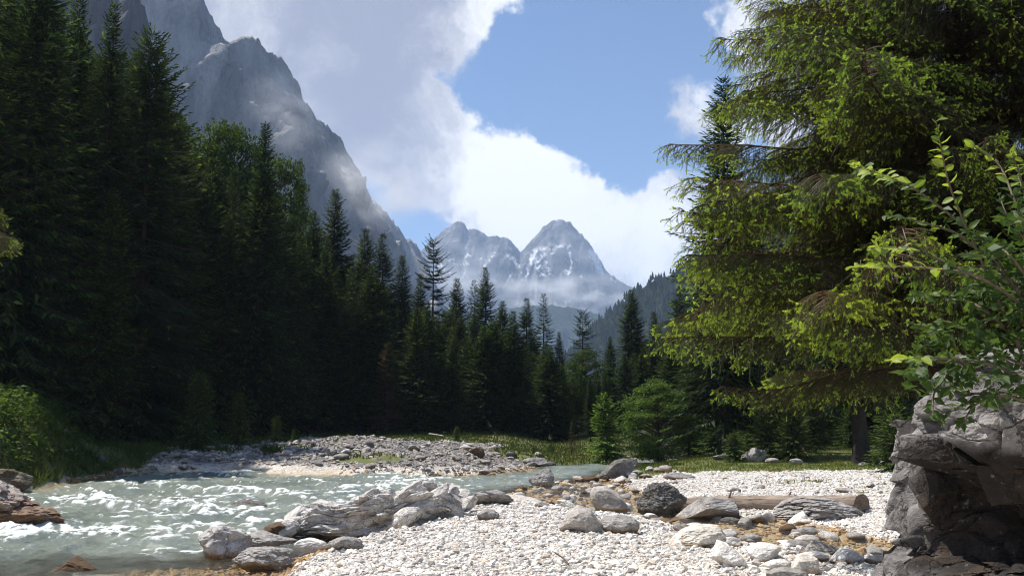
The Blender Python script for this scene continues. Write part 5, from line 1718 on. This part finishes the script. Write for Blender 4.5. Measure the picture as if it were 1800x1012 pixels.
# ----------------------------------------------------------------- wooded hillside at the right: one far wood
hm = hill.data
hv = np.empty(len(hm.vertices) * 3, np.float32)
hm.vertices.foreach_get('co', hv)
hv = hv.reshape(-1, 3)
ok = (hv[:, 2] > 12) & (hv[:, 2] < 420)
ids = np.where(ok)[0]
pick = ids[rng.randint(0, len(ids), 9000)]
base = hv[pick] + rng.normal(0, 3.0, (9000, 3)) * np.array([1, 1, .3])
Ht = rng.uniform(7, 14, 9000)
nsd = 5
th = np.linspace(0, 6.283, nsd, endpoint=False)
VV, FF, CC = [], [], []
n = 9000
for lv, (zf, rf, tf) in enumerate(((.05, .24, .62), (.45, .16, 1.0))):
    ring = np.stack([np.cos(th), np.sin(th)], 1)[None] * (Ht * rf)[:, None, None] * rng.uniform(.75, 1.25, (n, nsd, 1))
    low = np.concatenate([base[:, None, :2] + ring, np.repeat((base[:, 2] + Ht * zf)[:, None, None], nsd, 1)], 2)
    top = np.stack([base[:, 0], base[:, 1], base[:, 2] + Ht * tf], 1)[:, None]
    VV.append(np.concatenate([low, top], 1).reshape(-1, 3))
    o_ = lv * n * (nsd + 1) + np.arange(n)[:, None, None] * (nsd + 1)
    FF.append((o_ + np.array([[j, (j + 1) % nsd, nsd] for j in range(nsd)])[None]).reshape(-1, 3))
cc = np.array([.024, .040, .016]) * rng.uniform(.7, 1.4, (n, 1))
CC = np.concatenate([np.repeat(cc, nsd + 1, 0)] * 2)
tag(link_obj("woods", make_mesh("woods", np.concatenate(VV), np.concatenate(FF), NEEDLE, False, {'col': CC})), "distant spruce wood covering the right hand hillside", None, None, 'stuff')


# ----------------------------------------------------------------- the overhanging spruce at the right
def near_branch(seed, L=4.3, bare=0.28, lush=1.0, brown=.3):
    rg = np.random.RandomState(seed)
    S0, S1, SR0, SR1 = [], [], [], []           # wood
    N0, N1, NK, NTT = [], [], [], []             # needle bearing stretches, their kind and how far out they sit
    up = np.array([0, 0, 1.0])

    def ax(t):
        return np.array([L * t, 0.13 * L * math.sin(t * 3.4 + seed) * t, L * (0.10 * t - 0.56 * t ** 2 + 0.36 * t ** 3 + 0.012 * math.sin(t * 11 + seed))])
    prev = ax(0)
    for k in range(1, 19):
        p = ax(k / 18)
        S0.append(prev); S1.append(p); SR0.append(.034 * (1 - (k - 1) / 18) + .005); SR1.append(.034 * (1 - k / 18) + .005)
        prev = p
    s = 0.10 * L
    while s < L:
        t_ = s / L
        mark = len(N0)
        tang = unit(ax(min(1, t_ + .02)) - ax(t_ - .02))
        sidev = unit(np.cross(up, tang))
        for sgn in (-1, 1):
            if rg.rand() < .14:
                continue
            l2 = (0.22 + 1.0 * (1 - t_) ** .8 * min(1, (t_ + .12) / .38)) * rg.uniform(.65, 1.12)
            d2 = unit(tang * rg.uniform(.55, .95) + sidev * sgn * rg.uniform(.6, 1.0) + up * rg.uniform(-.25, .18))
            p0 = ax(t_)
            nseg = 5
            pp = [p0 + d2 * (u * l2) - up * (0.42 * l2 * u ** 1.9) for u in np.linspace(0, 1, nseg + 1)]
            for k in range(nseg):
                S0.append(pp[k]); S1.append(pp[k + 1]); SR0.append(.0075 * (1 - k / nseg) + .0025); SR1.append(.0075 * (1 - (k + 1) / nseg) + .0025)
                if (k + .5) / nseg > bare * 1.2 and t_ > .18:
                    N0.append(pp[k]); N1.append(pp[k + 1]); NK.append(0)
            dead2 = rg.rand() < (.55 if t_ < .3 else .10)
            u = .12
            while u < 1.0:
                b = p0 + d2 * (u * l2) - up * (0.42 * l2 * u ** 1.9)
                per = unit(np.cross(d2, up))
                l3 = rg.uniform(.16, .52) * (1.15 - .6 * u) * min(1, .4 + l2)
                d3 = unit(d2 * rg.uniform(.25, .7) + per * rg.choice([-1, 1]) * rg.uniform(.2, .8) - up * rg.uniform(.35, 1.15))
                mid = b + d3 * l3 * .55
                end = b + d3 * l3 - up * .10 * l3
                S0 += [b, mid]; S1 += [mid, end]; SR0 += [.0032, .0024]; SR1 += [.0024, .0016]
                if not dead2:
                    bare_here = u < bare and rg.rand() < .7
                    if not bare_here:
                        N0 += [b + (mid - b) * .2, mid]; N1 += [mid, end]; NK += [0, 0]
                        if rg.rand() < .6:
                            q = b + d3 * l3 * rg.uniform(.3, .7)
                            e2 = q + unit(d3 + per * rg.choice([-1, 1]) * .9 + rg.normal(0, .15, 3)) * rg.uniform(.07, .16)
                            S0.append(q); S1.append(e2); SR0.append(.002); SR1.append(.0014)
                            N0.append(q); N1.append(e2); NK.append(0)
                            if rg.rand() < .30 * lush * (t_ > .5):
                                N0.append(e2); N1.append(e2 + unit(e2 - q + rg.normal(0, .02, 3) - up * .01) * rg.uniform(.04, .065)); NK.append(1)
                        if rg.rand() < (-.25 + .85 * u) * lush * (1.55 * t_ ** 1.4):
                            for _ in range(rg.randint(1, 4)):
                                N0.append(end); N1.append(end + unit(d3 + rg.normal(0, .45, 3) - up * .15) * rg.uniform(.055, .095)); NK.append(1)
                else:
                    # bare hair fine twigs
                    for _ in range(3):
                        q = b + d3 * l3 * rg.uniform(.1, 1)
                        e2 = q + unit(d3 + rg.normal(0, .7, 3)) * rg.uniform(.06, .2)
                        S0.append(q); S1.append(e2); SR0.append(.0022); SR1.append(.0012)
                u += rg.uniform(.055, .10) / max(.25, l2)
            e = pp[-1]
            if not dead2:
                for _ in range(rg.randint(2, 4)):
                    N0.append(e); N1.append(e + unit(d2 + rg.normal(0, .4, 3) - up * .3) * rg.uniform(.06, .10)); NK.append(1)
        NTT += [t_] * (len(N0) - mark)
        s += rg.uniform(.075, .120) * (1.15 - .45 * t_)
    g = Geo()
    S0, S1 = np.array(S0), np.array(S1)
    cw = np.array([.085, .058, .04]) * rg.uniform(.6, 1.3, (len(S0), 1))
    g.add(*sticks(S0, S1, np.array(SR0), np.array(SR1), cw))
    N0, N1, NK = np.array(N0), np.array(N1), np.array(NK)
    ln = np.linalg.norm(N1 - N0, axis=1)
    cnt = np.where(NK == 1, np.maximum(20, ln * 400), np.maximum(6, ln * 230)).astype(int)
    idx = np.repeat(np.arange(len(N0)), cnt)
    n = len(idx)
    f = rg.uniform(0, 1, n)[:, None]
    P = N0[idx] * (1 - f) + N1[idx] * f
    A = unit(N1 - N0)[idx]
    rad = unit(np.cross(A, unit(rg.normal(0, 1, (n, 3)))))
    kind = NK[idx]
    outer = np.array(NTT)[idx][:, None]
    D = unit(A * np.where(kind == 1, 1.1, .75)[:, None] + rad)
    l = np.where(kind == 1, .021, .020) * rg.uniform(.7, 1.25, n)
    wdt = np.where(kind == 1, .0062, .0058) * rg.uniform(.8, 1.2, n)
    mixc = rg.uniform(0, 1, (n, 1))
    segc = rg.uniform(0, 1, len(N0))[idx][:, None]
    old = np.array([.017, .034, .010]) * (1 - mixc) + np.array([.042, .066, .017]) * mixc
    old = np.where(segc < brown, old * .5 + np.array([.036, .027, .010]), old)
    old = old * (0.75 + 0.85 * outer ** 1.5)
    newc = np.array([.17, .27, .035]) * (1 - mixc) + np.array([.35, .46, .07]) * mixc
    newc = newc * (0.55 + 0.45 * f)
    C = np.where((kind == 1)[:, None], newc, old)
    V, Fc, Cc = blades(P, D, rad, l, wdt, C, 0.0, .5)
    g.add(V, Fc, Cc)
    return g.mesh("branch", NEARNEEDLE)


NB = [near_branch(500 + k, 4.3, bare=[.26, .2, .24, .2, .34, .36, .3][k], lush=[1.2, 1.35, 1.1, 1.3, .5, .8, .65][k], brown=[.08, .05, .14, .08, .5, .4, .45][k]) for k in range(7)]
tx, ty = at(1745, 700, 11.0)[0], 11.0
tzg = tz(tx, ty)
big = empty("overhanging_spruce", (tx, ty, tzg))
tag(big, "big spruce with drooping boughs and bright new tips hanging over the right half", "tree")
link_obj("trunk", trunk_mesh("trunk", 24, .32, 77, 14), big)
z = 2.75
rb = np.random.RandomState(17)
while z < 20:
    fine_ = z < 9.5
    nbr = 9 if fine_ else 5
    a0 = rb.uniform(0, 6.28)
    for k in range(nbr):
        a = a0 + 6.283 * k / nbr + rb.normal(0, .2)
        sc_ = 1.09 * max(.3, 1 - (z - 2.5) / 15.0) * rb.uniform(.70, 1.08)
        lim = float(np.interp(z, [2.5, 4, 5.5, 6.5, 7.5], [1150, 1175, 1190, 1235, 1330])) + rb.uniform(0, 70)
        for _ in range(40):                       # boughs whose tips reach too far left are shortened
            ex, ey = tx + math.cos(a) * 4.15 * sc_, ty + math.sin(a) * 4.15 * sc_
            if 900 + F * ex / ey > lim or sc_ < .25:
                break
            sc_ *= .95
        green_ = math.cos(a) < .15 and rb.rand() < .85
        tilt = max(rb.normal(.05, .13), -.10 if z > 4 else .04)
        o = link_obj("branch", NB[rb.randint(4) if green_ else 4 + rb.randint(3)], big, (0, 0, z + rb.normal(0, .14)), (rb.normal(0, .15), -tilt, a), (sc_, sc_ * rb.choice([-1, 1]), sc_))
    z += rb.uniform(.22, .34) if fine_ else rb.uniform(.8, 1.1)

# the sunlit spray reaching in at the left edge
sx = at(-84, 600, 8.6)[0]
side = empty("spruce_sapling", (sx, 8.6, tz(sx, 8.6)))
tag(side, "bright spruce spray reaching in at the left edge from a sapling outside", "tree")
link_obj("trunk", trunk_mesh("trunk", 5.4, .06, 78, 8), side)
SB = near_branch(620, 1.0, .1, 1.1)
for k in range(36):
    zz = 1.0 + k * .115
    hot = 3.42 < zz + side.location.z < 3.80
    L_ = (.38 if hot else .20) * rb.uniform(.85, 1.05)
    o = link_obj("branch", SB, side, (0, 0, zz), (rb.normal(0, .2), rb.normal(-.2, .08), 0.1 * rb.normal() if hot and k % 2 else k * 2.4), (L_,) * 3)

# ----------------------------------------------------------------- the leafy shrub at the right
LEAFM = foliage_mat("shrub_leaf", 0.50, 1.0, 0.5, 0.22, (1.35, 1.3, .5))
STEMM = vcol_mat("shrub_bark", .8, 20.0, .4, .01)


def leaf_mesh(seed, col, col2):
    rg = np.random.RandomState(seed)
    nx = 8
    V, Fc, C = [], [], []
    curl = rg.uniform(-.05, .42)
    wide_ = rg.uniform(.85, 1.2)
    tw = rg.uniform(-.25, .25)
    sidec = rg.uniform(-.10, .10)
    for i in range(nx):
        u = i / (nx - 1)
        hw = wide_ * .30 * math.sin(math.pi * min(1, u * .97 + .02)) ** .75 * (1.05 - .35 * u) + .006
        zc = -curl * u ** 2 + rg.normal(0, .014)
        for j, s in enumerate((-1, -.5, 0, .5, 1)):
            V.append([u, hw * s + sidec * u * u, zc + (.13 * abs(s) + tw * s * u) * hw * 2 + rg.normal(0, .009)])
            c = np.array(col) if s else np.array(col2)
            C.append(c * rg.uniform(.9, 1.1))
    Fc = grid_faces(nx, 5)
    return make_mesh("leaf", np.array(V), Fc, LEAFM, True, {'col': np.array(C)})


LEAVES_Y = [leaf_mesh(k, (.20, .27, .045), (.27, .33, .09)) for k in range(5)]
LEAVES_G = [leaf_mesh(10 + k, (.060, .110, .026), (.11, .16, .05)) for k in range(6)]
LEAVES_D = [leaf_mesh(20 + k, (.035, .065, .018), (.06, .09, .03)) for k in range(4)]
shrub = empty("leafy_shrub", tuple(at(1850, 760, 5.0)))
sp = np.array(shrub.location)
tag(shrub, "broad leaved shrub with yellow green shoots spreading over the great rock", "shrub")
stems = [
    (4.6, [(1830, 700), (1735, 480), (1668, 330), (1645, 214)], 1), (4.5, [(1800, 500), (1700, 400), (1600, 325), (1495, 287)], 1), (4.4, [(1830, 560), (1720, 480), (1600, 468), (1494, 470)], 1),
    (4.7, [(1850, 520), (1790, 370), (1760, 290), (1712, 258)], 1), (4.8, [(1840, 460), (1800, 330), (1778, 266)], 1), (4.5, [(1840, 600), (1720, 490), (1620, 440), (1532, 436)], 1),
    (4.9, [(1800, 520), (1690, 410), (1600, 385), (1556, 378)], 0), (4.3, [(1850, 680), (1720, 632), (1620, 628), (1552, 636)], 1), (4.6, [(1840, 660), (1740, 615), (1680, 590), (1596, 566)], 0),
    (4.8, [(1830, 640), (1730, 540), (1660, 515), (1602, 520)], 0), (4.7, [(1850, 560), (1780, 450), (1735, 420), (1706, 408)], 1), (4.25, [(1850, 690), (1740, 690), (1680, 715), (1652, 742)], 0),
    (4.3, [(1850, 720), (1760, 690), (1710, 712), (1690, 748)], 0), (4.5, [(1780, 640), (1680, 640), (1640, 690), (1640, 730)], 0), (4.9, [(1840, 540), (1760, 480), (1700, 470), (1640, 455)], 0),
    (4.6, [(1850, 600), (1790, 560), (1740, 560), (1690, 570)], 0), (4.9, [(1850, 480), (1800, 420), (1770, 380), (1755, 340)], 1), (4.4, [(1860, 640), (1800, 600), (1770, 590), (1735, 610)], 0),
    (4.5, [(1860, 700), (1800, 660), (1760, 660), (1722, 672)], 0), (4.9, [(1800, 600), (1720, 590), (1660, 560), (1620, 600)], 0), (4.7, [(1850, 430), (1810, 390), (1800, 340), (1790, 310)], 1),
    (4.4, [(1700, 640), (1650, 630), (1610, 650), (1585, 660)], 0), (4.8, [(1850, 650), (1770, 520), (1720, 500), (1690, 520)], 0), (4.6, [(1860, 620), (1830, 560), (1800, 540), (1775, 555)], 0),
    (4.7, [(1840, 600), (1780, 500), (1750, 455), (1690, 445)], 0), (4.85, [(1860, 560), (1830, 470), (1800, 440), (1770, 470)], 0),
]
nleaf = 0
rs = np.random.RandomState(31)
extraV = Geo()
for (Y0, pts, bright_) in stems:
    tt = np.linspace(0, 1, len(pts))
    uu = np.linspace(0, 1, 16)
    cp = np.array([at(px, py, Y0 + .5 * (1 - q) + 0.25 * rs.normal()) for (px, py), q in zip(pts, tt)])
    pp = np.stack([np.interp(uu, tt, cp[:, c]) for c in range(3)], 1)
    for _ in range(2):
        pp[1:-1] = (pp[:-2] + pp[1:-1] * 2 + pp[2:]) / 4
    V, Fc = tube(pp - sp, np.linspace(.010, .0025, 16), 6)
    st = link_obj("stem", make_mesh("stem", V, Fc, STEMM, True, {'col': np.tile([.11, .085, .055], (len(V), 1))}), shrub)
    seg = np.linalg.norm(np.diff(pp, axis=0), axis=1)
    cum = np.concatenate([[0], np.cumsum(seg)])
    s = cum[-1] * .12
    k = 0
    while s < cum[-1] + .004:
        f = s / cum[-1]
        s_ = min(s, cum[-1])
        P = np.array([np.interp(s_, cum, pp[:, c]) for c in range(3)])
        P2 = np.array([np.interp(max(0, s_ - .03), cum, pp[:, c]) for c in range(3)])
        T = unit(P - P2)
        upv = np.array([0, 0, 1.0])
        side_ = unit(np.cross(T, upv)) * (1 if k % 2 else -1)
        tip = f > .93
        D = unit(T * (.9 if tip else .55) + side_ * (.35 if tip else .85) + upv * rs.uniform(-.35, .45) + rs.normal(0, .22, 3))
        nn = unit(upv * .8 + rs.normal(0, .5, 3) + np.array([-.2, -.3, 0]))
        Yv = unit(np.cross(nn, D))
        Zv = np.cross(D, Yv)
        size = rs.uniform(.042, .084) * (1.0 if f < .9 else .8)
        young = bright_ and f > .62
        pool = LEAVES_Y if (young and rs.rand() < .8) else (LEAVES_G if rs.rand() < .7 else LEAVES_D)
        M = Matrix(((D[0], Yv[0], Zv[0], P[0] - sp[0]), (D[1], Yv[1], Zv[1], P[1] - sp[1]), (D[2], Yv[2], Zv[2], P[2] - sp[2]), (0, 0, 0, 1)))
        me = pool[rs.randint(len(pool))]
        if nleaf < 296 and (f > .45 or rs.rand() < .2):
            o = link_obj("leaf", me, st)
            o.matrix_local = M @ Matrix.Diagonal((size, size, size, 1))
            nleaf += 1
        else:
            q = P - sp
            extraV.add(*blades(q[None], D[None], nn[None], size, size * .6, np.array([.05, .09, .022]), .15))
        s += rs.uniform(.024, .046) if f < .85 else .020
        k += 1
# inner foliage too crowded to pick apart
n = 1700
cx = rs.uniform(1600, 1860, n)
cyy = rs.uniform(290, 690, n)
kk = (cyy > 690 - (cx - 1560) * 1.5) & (fbm(np.stack([cx / 45, cyy / 45, cx * 0], 1), 2, seed=5) > -.12)
cx, cyy = cx[kk], cyy[kk]
P = np.array([at(a, b, rs.uniform(4.5, 5.2)) for a, b in zip(cx, cyy)]) - sp
n = len(P)
D = unit(rs.normal(0, 1, (n, 3)) + np.array([-.5, -.2, .0]))
N = unit(rs.normal(0, .6, (n, 3)) + np.array([0, 0, 1.0]))
ls_ = rs.uniform(.045, .085, n)
extraV.add(*blades(P, D, N, ls_, ls_ * .6, np.array([.035, .065, .018]) + rs.uniform(0, 1, (n, 1)) * np.array([.035, .05, .012]), .15))
fo_ = link_obj("foliage", extraV.mesh("foliage", LEAFM), shrub)
fo_['kind'] = 'stuff'

# ----------------------------------------------------------------- air
def volume_mat(name, color, density, aniso=0.0, nz=None):
    m = bpy.data.materials.new(name)
    m.use_nodes = True
    t = NT(m.node_tree)
    out = t.n('ShaderNodeOutputMaterial')
    pv = t.n('ShaderNodeVolumePrincipled', {'Color': color, 'Density': density, 'Anisotropy': aniso})
    if nz is not None:
        link(t, nz(t), pv.inputs['Density'])
    link(t, pv.outputs[0], out.inputs['Volume'])
    return m


def box_mesh(name, lo, hi, mat):
    V = np.array([[x, y, z] for z in (lo[2], hi[2]) for y in (lo[1], hi[1]) for x in (lo[0], hi[0])], float)
    Fc = np.array([[0, 2, 3, 1], [4, 5, 7, 6], [0, 1, 5, 4], [2, 6, 7, 3], [0, 4, 6, 2], [1, 3, 7, 5]])
    return make_mesh(name, V, Fc, mat)


if HAZE_DENSITY:
    hz = link_obj("haze", box_mesh("haze", (-9400, -9400, -5.0), (9400, 9400, 1260), volume_mat("haze", (.52, .70, 1.0, 1), HAZE_DENSITY)))
    tag(hz, "thin blue mountain air", None, None, 'stuff')


def mist(px, py, Y, wpx, hpx, deep, dens, seed, label, thr=0.42):
    c = at(px, py, Y)
    def nz(t):
        co = t.n('ShaderNodeTexCoord').outputs['Object']
        sh = t.smooth(t.vmath('LENGTH', co), 1.0, 0.25)
        n = t.noise(t.vmath('ADD', t.vmath('MULTIPLY', co, (2.2 * wpx / hpx / 2.2, 2.2, 2.2)), (seed * 3.1, 0.0, 0.0)), 1.0, 5, 0.6, 0.4)
        return t.math('MULTIPLY', t.math('MULTIPLY', sh, t.smooth(n, thr, thr + 0.28)), dens)
    V, Fc = ico(3)
    o = link_obj("mist", make_mesh("mist", V, Fc, volume_mat("mist", (.97, .98, 1.0, 1), 0.001, 0.2, nz)), loc=tuple(c), scale=(wpx / 2 * Y / F, deep, hpx / 2 * Y / F))
    tag(o, label, None, None, 'stuff')


mist(985, 515, 4150, 400, 110, 260, .0060, 1, "low cloud lying before the foot of the far twin peaks")
mist(815, 480, 4150, 190, 150, 230, .0050, 2, "cloud puff in front of the left far peak's foot")
mist(1010, 440, 4350, 160, 110, 150, .0030, 5, "thin mist drifting over the right far peak")
mist(655, 330, 1450, 260, 190, 160, .0060, 3, "grey mist rolling over the lower shoulder of the left rock wall", .36)
mist(505, 200, 1180, 190, 190, 110, .0040, 4, "thin mist drifting across the left rock wall", .42)


a, b = onground(976, 978), onground(1000, 998)
stick_thing("driftwood_twig", (a[0], a[1], a[2] + .05), (b[0], b[1], b[2] + .05), .012, "thin dark twig lying on the white gravel near the bottom centre", "twig", (.10, .07, .05), BARK, 6)
a, b = onground(1200, 905), onground(1118, 898)
stick_thing("driftwood_branch", (a[0], a[1] - .4, a[2] + .10), (b[0], b[1] - .4, b[2] + .10), .03, "brown driftwood branch between the dark boulder and the stream stones", "branch", (.26, .19, .13), BARK, 6)
